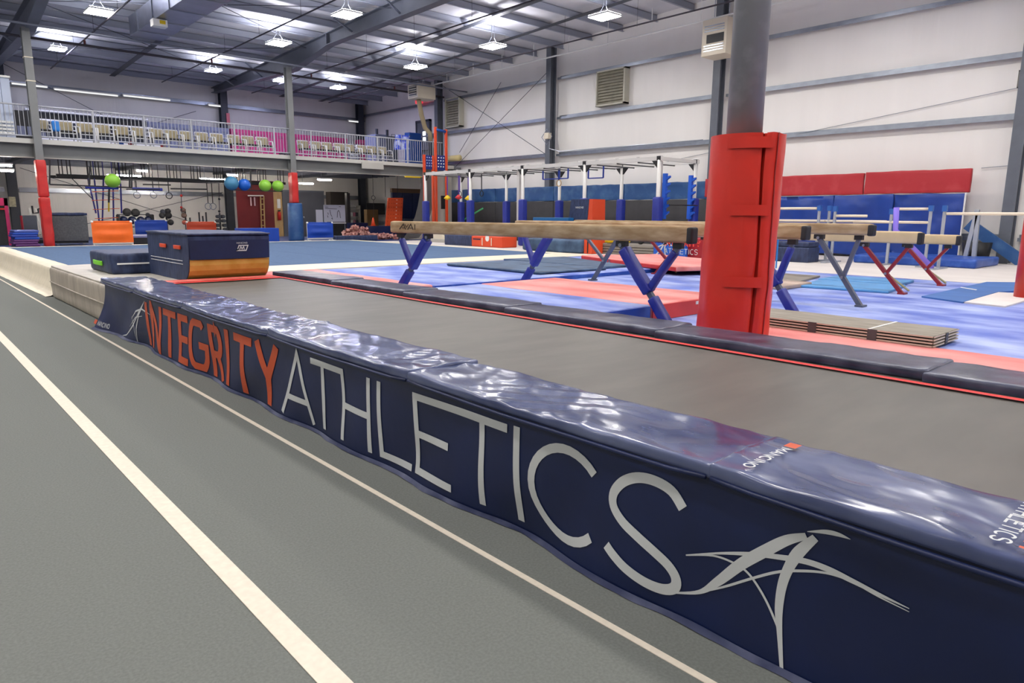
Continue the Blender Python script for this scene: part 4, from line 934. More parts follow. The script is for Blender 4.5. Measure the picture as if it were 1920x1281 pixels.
t = thing('foam_block', (15.3, a.y, G), 'narrow orange foam block with black straps under the beams', 'foam block')
MB().box(15.3, 15.8, b.y, a.y, G, .98).build('block', ORANGED, t, bevel=.02); MB().box(15.29, 15.3, b.y, a.y, .8, .83).box(15.29, 15.3, (a.y+b.y)/2-.02, (a.y+b.y)/2+.02, G+.02, .75).build('strap', BLACK, t)
# green stick, thin wire
a, b = gx(872, 411, 19.9), gx(905, 391, 19.9)
q = (a.z-G)/(b.z-a.z); tag(MB().tube([(19.9, a.y-(b.y-a.y)*q, G+.02), (19.9, b.y, b.z)], .035, 8).build('foam_stick', mat('green_stick', (80, 190, 120), .5)), 'thin green foam stick leaning behind the rig posts', 'stick')
# ------------------------------------------------------------------ bars and crash mat at right
LB = mat('bar_upright_steel', (176, 182, 190), .35, metal=.5); BARW = mat('pale_bar_wood', (226, 212, 190), .6); BLJ = mat('bar_blue_joint', (36, 92, 168), .5)
def bars(xc, posts, rails, lab):
    t = thing('uneven_bars', (xc, posts[0][0], G), lab, 'gymnastics bars')
    for y, dx, zt_ in posts:
        MB().box(xc+dx-.03, xc+dx+.03, y-.03, y+.03, G, zt_).build('upright', LB, t, bevel=.01)
        MB().box(xc+dx-.045, xc+dx+.045, y-.045, y+.045, zt_-.10, zt_+.03).build('joint', BLJ, t)
        MB().box(xc+dx-.45, xc+dx+.45, y-.06, y+.06, G, G+.03).build('base', LB, t)
    for y0, y1, dx, z in rails: MB().tube([(xc+dx, y0, z), (xc+dx, y1, z)], .032, 10).build('rail', BARW, t, True)
def yz(px_, py_, x): p = gx(px_, py_, x); return p.y, p.z
xq = 17.5
bars(xq, [(yz(1536, 400, xq)[0], 0, yz(1536, 388, xq)[1]), (yz(1555, 400, xq+.5)[0], .5, yz(1555, 388, xq+.5)[1]), (yz(1566, 400, xq)[0], 0, yz(1566, 389, xq)[1])],
     [(yz(1440, 390, xq)[0], yz(1536, 391, xq)[0], 0, yz(1500, 391, xq)[1]), (yz(1440, 414, xq)[0], yz(1532, 414, xq)[0], .5, yz(1500, 414, xq+.5)[1]), (yz(1568, 406, xq)[0], yz(1626, 404, xq)[0], 0, yz(1600, 405, xq)[1]), (yz(1546, 415, xq+.5)[0], yz(1662, 416, xq+.5)[0], .5, yz(1600, 415, xq+.5)[1])], 'silver bars frame with pale wooden rails just right of the wrapped pole')
xq = 17.2
bars(xq, [(yz(1672, 400, xq+.6)[0], .6, yz(1674, 394, xq+.6)[1]), (yz(1745, 400, xq+.6)[0], .6, yz(1745, 388, xq+.6)[1]), (yz(1771, 400, xq)[0], 0, yz(1771, 388, xq)[1])],
     [(yz(1678, 391, xq+.6)[0], yz(1745, 393, xq+.6)[0], .6, yz(1710, 392, xq+.6)[1]), (yz(1600, 416, xq+.6)[0], yz(1742, 418, xq+.6)[0], .6, yz(1700, 417, xq+.6)[1]), (yz(1775, 401, xq)[0], yz(1960, 400, xq)[0], 0, yz(1850, 401, xq)[1])], 'silver bars frame with a long rail reaching the right frame edge')
p0, p1 = gx(1681, 389, 16.9), gz(1690, 511, G+.03)
tag(MB().tube([p0, Vector((p0.x, p0.y-.03, 1.2)), Vector((16.9, p1.y, G+.03))], .06, 10).build('foam_tube', mat('lilac_foam', (130, 110, 214), .6), smooth=True), 'lilac foam tube standing against the bars', 'tube')
tag(MB().soft(17.95, 19.8, 4.55, 7.2, G, .585, .05, 10, 10, 4, .02, 1.5).build('crash_mat', CHALKBS, smooth=True), 'royal blue crash mat on the floor behind the bars', 'crash mat')
t = thing('bar_trestle', (19.4, 4.7, G), 'slim grey upright stand leaning beside the right wall bars', 'stand')
for a, b in (((1833, 393), (1810, 482)), ((1834, 401), (1826, 482))):
    MB().bar(gx(*a, 19.6), gx(*b, 19.6), .09, .09).build('upright', LB, t)
a, b = gx(1816, 462, 20.3), gx(1852, 462, 20.3)
tag(MB().tube([(20.2, (a.y+b.y)/2, G), (20.2, (a.y+b.y)/2, .9)], [.26, .32], 18).build('waste_bin', BLACK, smooth=True), 'black tub standing by the wall behind the bars', 'bin')
p0, p1 = gx(1815, 420, 20.3), gx(1915, 490, 20.3)
tag(MB().bar(p0, p1, .08, .28).build('padded_strut', BLUEWALL), 'blue padded strut slanting down across the right wall corner', 'pad')
t = thing('chalk_stand', (14.6, 7.6, G), 'navy box mats stacked right of the wrapped pole', 'foam block')
a, b = gx(1440, 452, 16.8), gx(1518, 452, 16.8)
MB().soft(16.8, 17.4, b.y, a.y, G, .75, .03, 3, 6, 4).build('lower_box', NAVYT, t, True); MB().soft(16.82, 17.4, b.y+.02, a.y, .755, a.z, .03, 3, 6, 4).build('upper_box', NAVYT, t, True)
p = gx(1459, 450, 14.5); tag(MB().tube([(14.5, p.y, G), (14.5, p.y, p.z+.25)], .016, 8).build('marker_pole', mat('azure_tube', (30, 120, 196), .5)), 'thin azure pole standing right of the wrapped pole', 'pole')
# ================================================================== GALLERY FURNITURE
def chair_proto():
    t = thing('waiting_chair', (0, 0, ZD), 'x', 'chair', 'row of beige chairs on the gallery')
    MB().soft(-.225, .225, -.05, .42, ZD+.40, ZD+.47, .03, 4, 4, 2).build('seat', mat('dark_seat_underside', (48, 46, 44), .8), t, True)
    MB().soft(-.225, .225, .40, .47, ZD+.46, ZD+.79, .03, 5, 2, 5, fn=lambda p: p+Vector((0, .12*(p.z-ZD-.5), 0))).build('backrest', BEIGEF, t, True)
    for s in (-1, 1):
        MB().tube([(s*.25, -.06, ZD), (s*.245, -.02, ZD+.40), (s*.24, .02, ZD+.62)], .022, 6).build('front_leg', WHITEP, t, True)
        MB().tube([(s*.235, .50, ZD), (s*.235, .44, ZD+.42), (s*.235, .52, ZD+.81)], .018, 6).build('rear_leg', WHITEP, t, True)
        MB().tube([(s*.24, .02, ZD+.62), (s*.24, .3, ZD+.65), (s*.235, .46, ZD+.63)], .02, 6).build('armrest', WHITEP, t, True)
    MB().tube([(-.235, .52, ZD+.81), (.235, .52, ZD+.81)], .018, 6).build('top_rail', WHITEP, t, True)
    MB().tube([(-.245, -.03, ZD+.38), (.245, -.03, ZD+.38)], .016, 6).build('seat_rail', WHITEP, t, True)
    return t
left = [80, 126, 163, 196, 231, 263, 296, 324, 353, 381, 410, 441, 467, 494]; right = [570, 594, 615, 638, 657, 680, 699, 719]
pr0 = chair_proto(); used = False
for grp, nm in ((left, 'long left chair row'), (right, 'short right chair row')):
    for i, px_ in enumerate(grp):
        c = pr0 if not used else copy_tree(pr0); used = True
        x = gy(px_, 270, 28.4).x; c.location = Vector((x, 28.05, ZD))
        c['label'] = 'beige waiting chair with white frame, %s from the left in the %s' % (ORD[i], nm)
# lockers
def locker(x0, x1, m, lab, grp, doors=2, y=34.6, zt_=5.47):
    t = thing('locker', ((x0+x1)/2, y, ZD), lab, 'locker', grp)
    MB().box(x0+.003, x1-.003, y+.02, y+.5, ZD, zt_).build('cabinet', m, t)
    w_ = (x1-x0)/doors
    for d in range(doors):
        a = x0+d*w_
        dr = MB().box(a+.012, a+w_-.012, y-.0, y+.02, ZD+.06, zt_-.03).build('door', m, t)
        MB().box(a+w_-.07, a+w_-.045, y-.02, y, ZD+.85, ZD+1.0).build('handle', GALV, dr)
        for k in range(3): MB().box(a+.08, a+w_-.08, y-.008, y, zt_-.2-k*.05, zt_-.185-k*.05).build('vent_slot', STEELD, dr)
gx0, gx1 = 9.3, 12.9
for i in range(4): locker(gx0+i*.9, gx0+(i+1)*.9, GREYL, 'grey steel locker unit on the gallery, %s from the left' % ORD[i], 'grey lockers on the gallery')
pk0 = 12.98; pk1 = gy(652, 255, 34.6).x; n = 7
for i in range(n): locker(pk0+(pk1-pk0)*i/n, pk0+(pk1-pk0)*(i+1)/n, PINK, 'pink steel locker unit on the gallery, %s from the left' % ORD[i], 'pink lockers on the gallery')
a, b = gy(673, 260, 34.6), gy(704, 260, 34.6); locker(a.x, b.x, PINK, 'separate pink locker unit near the far right corner', 'pink lockers on the gallery')
a, b = gy(655, 258, 34.4), gy(671, 258, 34.4)
t = thing('shelf_rack', (a.x, 34.4, ZD), 'small white louvred rack between the pink lockers', 'rack')
for k in range(5): MB().box(a.x, b.x, 34.4, 34.7, ZD+.7+k*.16, ZD+.78+k*.16).build('slat', WHITEP, t)
for x in (a.x, b.x): MB().box(x-.02, x+.02, 34.4, 34.7, ZD, ZD+1.5).build('side', GREYL, t)
# bleachers
t = thing('bleachers', (7, 33.2, ZD), 'stepped white aluminium bleacher benches at the back of the gallery', 'bleachers')
for k in range(4):
    MB().box(4.7, 9.1, 32.0+k*.55, 32.28+k*.55, ZD+.45+k*.41, ZD+.52+k*.41).build('bench_plank', WHITEP, t)
    if k: MB().box(4.7, 9.1, 31.95+k*.55-.12, 31.98+k*.55, ZD+.1+k*.41, ZD+.15+k*.41).build('foot_plank', ALU, t)
for x in (4.8, 6.2, 7.6, 9.0):
    MB().bar((x, 32.1, ZD), (x, 33.9, ZD+1.68), .05, .05).bar((x, 33.9, ZD), (x, 33.9, ZD+1.68), .05, .05).bar((x, 33, ZD), (x, 33, ZD+.8), .05, .05).build('support', BLACK, t)
MB().box(4.7, 9.1, 34.05, 34.1, ZD+.2, ZD+1.72).build('dark_gap_sheet', STEELD, t)  # dark sheet added so the gaps between the planks read black
# black cabinets behind first chairs
a, b = gy(25, 206, 31), gy(55, 206, 31)
t = thing('storage_cabinet', ((a.x+b.x)/2, 31, ZD), 'black cabinet with grey drawers behind the left gallery post', 'cabinet')
MB().box(a.x, b.x, 31, 31.5, ZD, a.z).build('cabinet', BLACK, t)
for k in range(3): MB().box(a.x+.05+k*.3, a.x+.3+k*.3, 30.98, 31, ZD+.45, ZD+.8).build('drawer', GREYL, t)
# white corrugated stair enclosure at left
a = gy(17, 150, 27.5)
t = thing('stair_enclosure', (2.5, 27.8, ZD), 'pale corrugated stair enclosure at the left end of the gallery', 'enclosure')
for k in range(12): MB().box(a.x-.24*(k+1)+.004, a.x-.24*k-.004, 27.45+.02*(k % 2), 27.55+.02*(k % 2), ZD, 5.6).build('panel', LAVB, t)
MB().box(a.x-3, a.x+.02, 27.40, 27.6, 5.6, 5.66).build('cap', WHITEP, t)
for k in range(4): MB().box(a.x-3, a.x-.03, 27.40, 27.45, 3.9+k*.11, 3.96+k*.11).build('rail_slat', WHITEP, t)
# blue bag / shirt on chair gap
a = gy(104, 243, 28.2)
tag(MB().soft(a.x-.12, a.x+.12, 28.0, 28.2, ZD+.42, ZD+.75, .05, 4, 4, 6, .03, 6).build('gym_bag', mat('sky_bag', (40, 130, 214), .6), smooth=True), 'bright blue bag on a chair near the left gallery post', 'bag')
for i, (px_, c, lab) in enumerate(((228, BLUEB, 'small blue bag under the fifth chair'), (248, REDV2, 'small red bag beside the sixth chair'), (308, REDV2, 'red bag behind the seventh chair'))):
    a = gy(px_, 262, 28.5); tag(MB().soft(a.x-.09, a.x+.09, 28.6, 28.75, ZD, ZD+.3, .04, 3, 3, 4, .02, 6).build('gym_bag', c, smooth=True), lab+' on the gallery', 'bag')
a = gy(543, 285, 31.0)
t = thing('side_table', (a.x, 31, ZD), 'low dark side table between the two chair rows', 'table')
MB().box(a.x-.35, a.x+.35, 30.8, 31.4, ZD+.42, ZD+.46).build('table_top', BLACK, t)
for sx in (-1, 1):
    for yy in (30.85, 31.35): MB().box(a.x+sx*.3-.02, a.x+sx*.3+.02, yy-.02, yy+.02, ZD, ZD+.42).build('leg', BLACK, t)
# vending machine, cobalt pad, cloth, door in the corner
a, b, c = gy(704, 251, 30.6), gy(724, 251, 30.6), gy(741, 251, 30.6)
t = thing('vending_cabinet', (b.x, 31, ZD), 'large grey-lavender cabinet in the far right gallery corner', 'cabinet')
MB().box(a.x, b.x, 30.6, 31.6, ZD, a.z).build('cabinet', GREYL, t, bevel=.01); MB().box(b.x+.01, b.x+.75, 30.7, 31.6, ZD, a.z-.03).build('side_unit', STEEL, t, bevel=.01)
for k in (.3, .9): MB().box(a.x+k, a.x+k+.1, 31, 31.1, a.z, a.z+.3).build('vent_stub', STEELD, t)
a, b = gy(739, 252, 28.0), gy(769, 283, 28.0)
t = thing('tie_dye_cloth', ((a.x+b.x)/2, 28, ZD), 'blue and white tie-dye cloth hung behind the railing', 'cloth')
MB().grid(lambda u, v: Vector((a.x+(b.x-a.x)*u+.06*(v-.5)*(1-u), 28.0+.05*math.sin(u*14)+.03*math.sin(v*5), b.z+(a.z-b.z)*v+.07*u*(1-v))), 24, 12).build('cloth', mat('tie_dye', (60, 84, 214), .8, rgb2=(196, 206, 246), vscale=5, ramp=(.42, .58), detail=5), t, True)
MB().tube([(a.x-.1, 28.06, ZD), (a.x-.1, 28.06, a.z), (b.x+.1, 28.06, a.z)], .015, 6).build('stand', STEELD, t)
a, b = gy(767, 248, 29.5), gy(787, 246, 29.5)
tag(MB().soft(a.x, b.x+.1, 29.5, 29.9, ZD, a.z, .03, 5, 2, 8, .02, 2).build('crash_mat', COBALT, smooth=True), 'tall cobalt blue mat standing on the gallery near the door', 'gym mat')
a, b = gx(783, 231, 21.1), gx(806, 231, 21.1)
d1 = struct('door_1', MB().box(21.06, 21.14, b.y, a.y, ZD, a.z), STEEL)
MB().box(21.02, 21.15, b.y-.08, b.y, ZD, a.z+.1).box(21.02, 21.15, a.y, a.y+.08, ZD, a.z+.1).box(21.02, 21.15, b.y-.08, a.y+.08, a.z, a.z+.1).build('door_frame', STEELD, d1)
p, q = gx(793, 247, 21.05), gx(798, 265, 21.05); MB().box(21.04, 21.055, q.y, p.y, q.z, p.z).build('window_pane', WINLIT, d1)
MB().box(20.98, 21.05, b.y+.1, b.y+.75, 4.65, 4.7).build('push_bar', BLACK, d1)
a = gx(789, 191, 20.9); tag(MB().box(20.7, 20.9, a.y-.2, a.y+.2, a.z-.1, a.z+.18).build('exit_sign', mat('exit_red', (226, 70, 80), .5, emit=((240, 70, 80), .6))), 'small red sign box above the gallery door', 'sign')
# wall tube lights on the back girt
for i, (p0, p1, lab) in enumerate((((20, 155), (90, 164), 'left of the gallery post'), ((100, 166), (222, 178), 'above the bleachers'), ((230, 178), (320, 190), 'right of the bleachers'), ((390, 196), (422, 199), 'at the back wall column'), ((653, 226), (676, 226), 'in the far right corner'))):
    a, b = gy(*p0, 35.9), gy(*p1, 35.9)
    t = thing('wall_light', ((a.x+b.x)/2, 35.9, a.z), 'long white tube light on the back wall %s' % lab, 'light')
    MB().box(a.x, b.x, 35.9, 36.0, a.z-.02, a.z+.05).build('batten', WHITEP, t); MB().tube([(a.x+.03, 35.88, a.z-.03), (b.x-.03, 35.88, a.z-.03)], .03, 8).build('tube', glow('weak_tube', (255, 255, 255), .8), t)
a = gy(428, 218, 35.7); tag(MB().box(a.x-.08, a.x+.08, 35.72, 35.76, a.z-.4, a.z+.15).build('wall_notice', mat('pink_paper', (230, 130, 140), .6)), 'narrow pink notice on the dark column of the back wall', 'notice')
# ================================================================== UNDER THE GALLERY
def boxY(name, px0, px1, pyt, pyb, y, d, m, lab, cat, z0=None, bev=.015):
    a, b = gy(px0, pyt, y), gy(px1, pyt, y); zz = G if z0 is None else (gy(px0, pyb, y).z if z0 == 'px' else z0)
    return tag(MB().box(a.x, b.x, y, y+d, zz, (a.z+b.z)/2).build(name, m, bevel=bev), lab, cat)
# tubes
tubes = [((-5, 318), (27, 321), 30, 'at the left frame edge'), ((200, 327), (266, 331), 31.5, 'behind the lime ball'), ((374, 334), (425, 338), 31, 'above the hanging rings'), ((425, 327), (447, 329), 29, 'above the dusty blue ball'), ((560, 343), (588, 345), 33, 'right of the blue padded post'), ((595, 336), (622, 338), 30, 'above the whiteboard'), ((-5, 309), (24, 310), 28, 'nearest the gallery beam at left'), ((255, 319), (278, 321), 29, 'between gallery beam and black rig')]
for p0, p1, y, lab in tubes:
    a, b = gy(*p0, y), gy(*p1, y); z = min((a.z+b.z)/2, 3.38)
    t = thing('tube_light', ((a.x+b.x)/2, y, z), 'glowing tube light under the gallery %s' % lab, 'ceiling light')
    MB().box(a.x, b.x, y-.08, y+.08, z+.02, z+.07).build('batten', WHITEP, t); MB().tube([(a.x+.03, y, z), (b.x-.03, y, z)], .045, 8).build('tube', TUBEW, t)
    MB().tube([(a.x+.2, y, z+.06), (a.x+.2, y, ZD-.1)], .01, 4).build('hanger', GALV, t)
# black hanging rig
t = thing('hanging_rig', (8, 28.4, 2.6), 'black pipe rig with rows of drop rods under the gallery', 'climbing frame')
zr = gy(250, 334, 28.4).z
x0, x1 = gy(105, 328, 28.4).x, gy(535, 350, 28.4).x
MB().bar((x0, 28.4, zr), (x1, 28.4, zr), .1, .1).build('main_beam', BLACK, t); MB().bar((x0, 29.6, zr), (x1, 29.6, zr), .08, .1).build('main_beam', BLACK, t)
x = x0+.1; k = 0
while x < x1:
    MB().box(x-.015, x+.015, 28.39, 28.41, zr, ZD-.12).build('drop_rod', BLACK, t); x += (.10, .14, .10, .52)[k % 4]*1.0; k += 1
for (p0, p1) in (((93, 300), (93, 346)), ((93, 346), (247, 352)), ((247, 352), (247, 312)), ((268, 346), (320, 347)), ((237, 355), (300, 355)), ((320, 354), (387, 355)), ((168, 312), (168, 346)), ((243, 318), (243, 352)), ((470, 318), (470, 354)), ((430, 356), (530, 359))):
    a, b = gy(*p0, 27.0), gy(*p1, 27.0)
    MB().bar(a, b, .045, .045).build('frame_bar', BLACK, t)
# under-gallery hanging things
def ringset(px_, py_, y, col, lab, r=.11, two=False):
    a = gy(px_, py_, y); t = thing('gym_ring', (a.x, y, a.z), lab, 'grip')
    for s in ((0,) if not two else (-.09, .09)):
        MB().ring((a.x+s, y, a.z), r, .015, 'y').build('ring', col, t, True); MB().bar((a.x+s, y, a.z+r), (a.x+s, y, zr), .03, .015).build('strap', BLACK, t)
ringset(257, 366, 28.4, GALV, 'pale gym ring under the gallery, leftmost')
ringset(288, 366, 28.4, GALV, 'pale gym ring under the gallery, second from left')
ringset(317, 367, 28.4, BLACK, 'dark gym ring with blue tape under the gallery')
ringset(395, 387, 28.4, GALV, 'pair of pale rings hanging low on long straps', .12, True)
for (p0, p1, lab) in (((160, 351), (222, 352), 'left blue foam bar hanging under the lime ball'), ((248, 354), (304, 355), 'right blue foam bar hanging above the pale rings')):
    a, b = gy(*p0, 27.6), gy(*p1, 27.6); t = thing('hanging_bar', ((a.x+b.x)/2, 27.6, a.z), lab, 'bar')
    MB().tube([a, Vector((b.x, 27.6, a.z))], .05, 8).build('bar', mat('deep_blue_foam', (34, 48, 150), .6), t)
    for x in (a.x+.1, b.x-.1): MB().tube([(x, 27.6, a.z), (x, 27.6, ZD-.12)], .01, 4).build('strap', BLACK, t)
# rope ladder net in blue and orange
t = thing('cargo_net', (6, 29, .5), 'hanging blue and orange strap net behind the orange barrier', 'net')
for p0, p1 in (((177, 338), (186, 416)), ((194, 332), (192, 416)), ((212, 345), (213, 416)), ((226, 345), (228, 400)), ((165, 335), (180, 400))):
    MB().bar(gy(*p0, 28.9), gy(*p1, 28.9), .05, .02).bar(Vector((gy(*p0, 28.9).x, 28.9, ZD-.11)), gy(*p0, 28.9), .03, .02).build('vertical_strap', mat('net_blue', (44, 44, 130), .6), t)
for py_, p0, p1 in ((350, 172, 225), (358, 172, 222), (374, 172, 224), (391, 174, 224), (408, 178, 222)):
    MB().bar(gy(p0, py_+2, 28.85), gy(p1, py_, 28.85), .035, .02).build('rung_strap', mat('net_orange', (226, 96, 40), .6), t)
t = thing('suspension_strap', (6, 28.7, 1), 'black and yellow suspension strap beside the strap net', 'strap')
MB().bar(gy(205, 345, 28.7), gy(204, 380, 28.7), .06, .02).build('webbing', BLACK, t); MB().bar(gy(204, 380, 28.7), gy(204, 397, 28.7), .05, .02).build('handle', YELLOW, t)
MB().bar(gy(133, 333, 28.4), gy(172, 372, 28.4), .05, .02).build('long_webbing', BLACK, t)
for px_, y0_, y1_, lab in ((339, 345, 400, 'red and white'), (410, 350, 408, 'black knotted')):
    t = thing('climbing_rope', (gy(px_, y0_, 29).x, 29, 1), 'thin %s climbing rope under the gallery' % lab, 'rope')
    MB().tube([Vector((gy(px_, 336, 29).x, 29, ZD-.11)), gy(px_, 336, 29), gy(px_+1, (y0_+y1_)/2, 29), gy(px_+2, y1_, 29)], .015, 6).build('rope', STEELD, t)
    for f in (.4, .8): MB().ball(gy(px_+1, y0_+(y1_-y0_)*f, 29), .05, 8, 6).build('knot', REDV2 if 'red' in lab else BLACK, t)
# balls in the frame under the beam
for px_, py_, r, m, lab in ((211, 339, 13.2, LIME, 'big lime green ball, alone above the orange barrier'), (434, 344, 13, SKYB, 'dusty blue ball, leftmost of four under the gallery beam'), (458, 346.5, 11.2, BLUEB, 'bright blue ball beside the dusty blue one'), (497, 348, 11.2, LIME, 'lime green ball, third of four under the gallery beam'), (521, 349, 10.6, LIME, 'lime green ball closest to the blue padded post')):
    c = gy(px_, py_, 26.95); rr = r/F*(fw.dot(c-Vector((0, 0, CH))))
    tag(MB().ball(c, rr, 28, 18, (1, 1, .97)).build('exercise_ball', m, smooth=True), lab, 'ball')
# padded barriers on white pipe frames
def barrier(px0, px1, pyt, pyb, y, m, lab, legs=True):
    a, b = gy(px0, pyt, y), gy(px1, pyt, y); zt_ = (a.z+b.z)/2; zb_ = G+.12
    t = thing('fabric_barrier', ((a.x+b.x)/2, y, G), lab, 'barrier', 'fabric barriers on white pipe frames')
    L_ = b.x-a.x
    MB().grid(lambda u, v: Vector((a.x-.03+(L_+.06)*u, y-.035-.05*math.sin(math.pi*u)*math.sin(math.pi*v)+.02*math.sin(v*12)*math.sin(math.pi*u), zb_+.03+(zt_-zb_-.05)*v-.05*math.sin(math.pi*u)*(1-v)*v)), 16, 12).build('fabric', m, t, True)
    for x in (a.x, b.x):
        MB().tube([(x, y, G+.02), (x, y, zt_)], .028, 8).build('pipe_upright', WHITEP, t, True); MB().tube([(x, y-.28, G+.03), (x, y+.28, G+.03)], .028, 8).build('pipe_foot', WHITEP, t, True)
    for z in (zt_-.0, zb_): MB().tube([(a.x, y, z), (b.x, y, z)], .028, 8).build('pipe_rail', WHITEP if z < zt_ else m, t, True)
    for x in (a.x, b.x): MB().ball((x, y, zt_), .045, 10, 6).build('elbow', WHITEP, t, True)
barrier(172, 245, 416, 463, 25.35, ORANGE, 'bright orange fabric barrier at the back edge of spring floor')
barrier(253, 311, 414, 444, 29.5, ROYAL, 'royal blue fabric barrier behind the orange barrier')
barrier(350, 403, 417, 440, 30.5, mat('rust_orange', (190, 66, 30), .5), 'rust orange fabric barrier behind the navy box mat')
barrier(576, 622, 418, 451, 26.2, ROYAL, 'royal blue fabric barrier right of the blue padded post')
boxY('panel_barrier', 449, 523, 428, 454, 26.4, .5, ROYAL, 'solid royal blue padded panel left of the blue padded post', 'barrier')
a, b = gy(245, 446, 27.0), gy(302, 446, 27.0)
t = thing('practice_platform', ((a.x+b.x)/2, 27, G), 'low black padded platform with oval logo behind the green-handled mat', 'platform')
MB().box(a.x, b.x+1, 27, 29, G, a.z).build('platform', BLACK, t, bevel=.02); MB().box(a.x, b.x+1, 26.98, 29.02, a.z+.001, a.z+.06).build('cover', mat('violet_grey_cover', (110, 110, 150), .6), t)
q = gy(298, 452, 26.97); MB().ball((q.x, 26.985, q.z), .13, 14, 8, (1, .1, .5)).build('logo', WHITEP, t, True)
# grey carpeted foam block on dolly
a, b = gy(98, 401, 26.9), gy(168, 401, 26.9)
t = thing('carpet_block', ((a.x+b.x)/2, 27.4, G), 'big grey carpeted block with navy top on a wheeled dolly', 'foam block')
MB().soft(a.x, b.x, 27.35, 28.3, G+.14, a.z-.06, .03, 6, 4, 6).build('block', CARPETG, t, True); MB().soft(a.x-.02, b.x+.02, 27.33, 28.3, a.z-.055, a.z+.03, .02, 8, 4, 2, .03, 4).build('top_mat', NAVYT, t, True)
MB().box(a.x+.02, b.x-.02, 27.4, 28.25, G+.08, G+.135).build('dolly', BLACK, t)
for x in (a.x+.15, b.x-.15): MB().tube([(x-.03, 27.45, G+.045), (x+.03, 27.45, G+.045)], .045, 10).build('caster', GALV, t)
# stack of folded mats at far left
a, b = gy(24, 432, 25.6), gy(68, 432, 25.6)
zz = G+.0; H_ = (a.z-G)/8
MATC = [NAVY, PURPLE, PURPLE, PURPLE, ROYAL, mat('mat_blue', (36, 58, 150), .45), ROYAL, mat('mat_slate', (70, 86, 160), .45)]
LABC = ['navy mat at the very bottom', 'purple mat resting on the navy one', 'middle purple mat', 'topmost purple mat', 'royal blue mat resting on the purple ones', 'dark blue mat third from the top', 'royal blue mat second from the top', 'slate blue mat on top']
for k in range(8):
    s = .03*math.sin(k*2.1); g_ = (.12 if k == 0 else 0)
    tag(MB().soft(a.x-.0+s, b.x+s+g_+.04, 25.6, 26.5+s, zz+.002, zz+H_-.002, .018, 4, 4, 1).build('folded_mat', MATC[k], smooth=True), LABC[k]+' of the far left mat stack', 'gym mat', 'stack of folded mats')
    zz += H_
# pink framed board at frame edge, treadmill, noticeboard on column
t = thing('chalkboard_panel', (2.4, 28.6, G), 'dark board in magenta frame at the left frame edge', 'board')
a, b = gy(-20, 371, 28.6), gy(13, 371, 28.6)
MB().box(a.x, b.x, 28.6, 28.66, G, a.z).build('board', BLACKR, t); MB().box(b.x-.1, b.x, 28.57, 28.6, G, a.z).box(a.x, b.x, 28.57, 28.6, a.z-.25, a.z).build('frame', mat('magenta_frame', (176, 30, 88), .5), t); MB().box(a.x, b.x-.1, 28.56, 28.6, 1.55, 1.6).build('red_rail', REDV2, t)
a, b = gy(16, 369, 35.6), gy(31, 388, 35.6)
tag(MB().box(a.x, b.x, 35.6, 35.68, b.z, a.z).build('wall_chart', mat('chart_paper', (214, 208, 176), .7, rgb2=(170, 166, 140), vscale=12)), 'cream wall chart on the dark column at far left', 'chart')
a, b = gy(47, 404, 30), gy(62, 404, 30)
t = thing('treadmill', ((a.x+b.x)/2, 30, G), 'grey folded treadmill behind the red padded post', 'exercise machine')
MB().bar(((a.x+b.x)/2, 30, G+.05), ((a.x+b.x)/2, 29.9, a.z), .4, .12, (0, 1, 0)).build('deck', STEEL, t)
for x in (b.x+.1, b.x+.28): MB().bar((x, 30.1, G), (x-.15, 30.3, a.z+.25), .06, .06).build('upright', ALU, t)
MB().tube([gy(60, 386, 30), gy(62, 400, 30), gy(72, 399, 30), gy(71, 392, 30), gy(75, 391, 30)], .03, 8).build('handlebar', BLACK, t); MB().box(b.x-.0, b.x+.35, 29.8, 30.4, G, G+.12).build('base', BLACK, t)
a = gy(45, 420, 31); tag(MB().tube([(a.x, 31, G), (a.x, 31, 1.35)], .1, 10).build('punch_bag', mat('maroon_bag', (130, 20, 40), .5), smooth=True), 'slim maroon cylinder standing beside the treadmill', 'bag')
# medicine balls and rack
t = thing('ball_rack', (8.2, 33.5, G), 'black steel rack holding medicine balls by the back wall', 'rack')
for px_ in (222, 286): p = gy(px_, 403, 33.6); MB().box(p.x-.03, p.x+.03, 33.5, 33.9, G, p.z).build('upright', BLACK, t)
a, b = gy(222, 405, 33.6), gy(286, 406, 33.6)
for z in (1.38, .85): MB().box(a.x, b.x, 33.45, 33.5, z, z+.03).box(a.x, b.x, 33.85, 33.9, z, z+.03).build('shelf_rail', BLACK, t)
bl = [(238, 398, 7.5, BLACKR, 'black medicine ball, left one on the rack top'), (254, 399, 7.5, BLACKR, 'black medicine ball, right one on the rack top'), (277, 403, 4, STEELD, 'small grey ball at the right end of the rack'), (232, 413, 7.5, NAVY, 'navy ball on the lower shelf, first from left'), (248, 413, 7.5, NAVY, 'navy ball on the lower shelf, second from left'), (264, 413, 7, NAVY, 'navy ball on the lower shelf, third from left'), (278, 412, 6.5, NAVY, 'navy ball on the lower shelf, fourth from left'),
      (305, 397, 4.5, STEELD, 'dark ball in the wall cluster, top left'), (315, 396, 5, BLACKR, 'black ball in the wall cluster, top right'), (304, 404, 5.5, BLACKR, 'black ball in the wall cluster, lower left'), (316, 404, 6, BLACKR, 'black ball in the wall cluster, lower right'), (320, 417, 5.5, BLACKR, 'black ball hanging below the wall cluster'), (343, 394, 4.5, mat('brown_ball', (96, 74, 66), .6), 'brown ball on the wall stand, upper'), (345, 404, 5, mat('brown_ball', (96, 74, 66), .6), 'brown ball on the wall stand, middle'), (346, 417, 4.5, mat('rust_ball', (170, 84, 70), .6), 'rust coloured ball on the wall stand, lowest')]
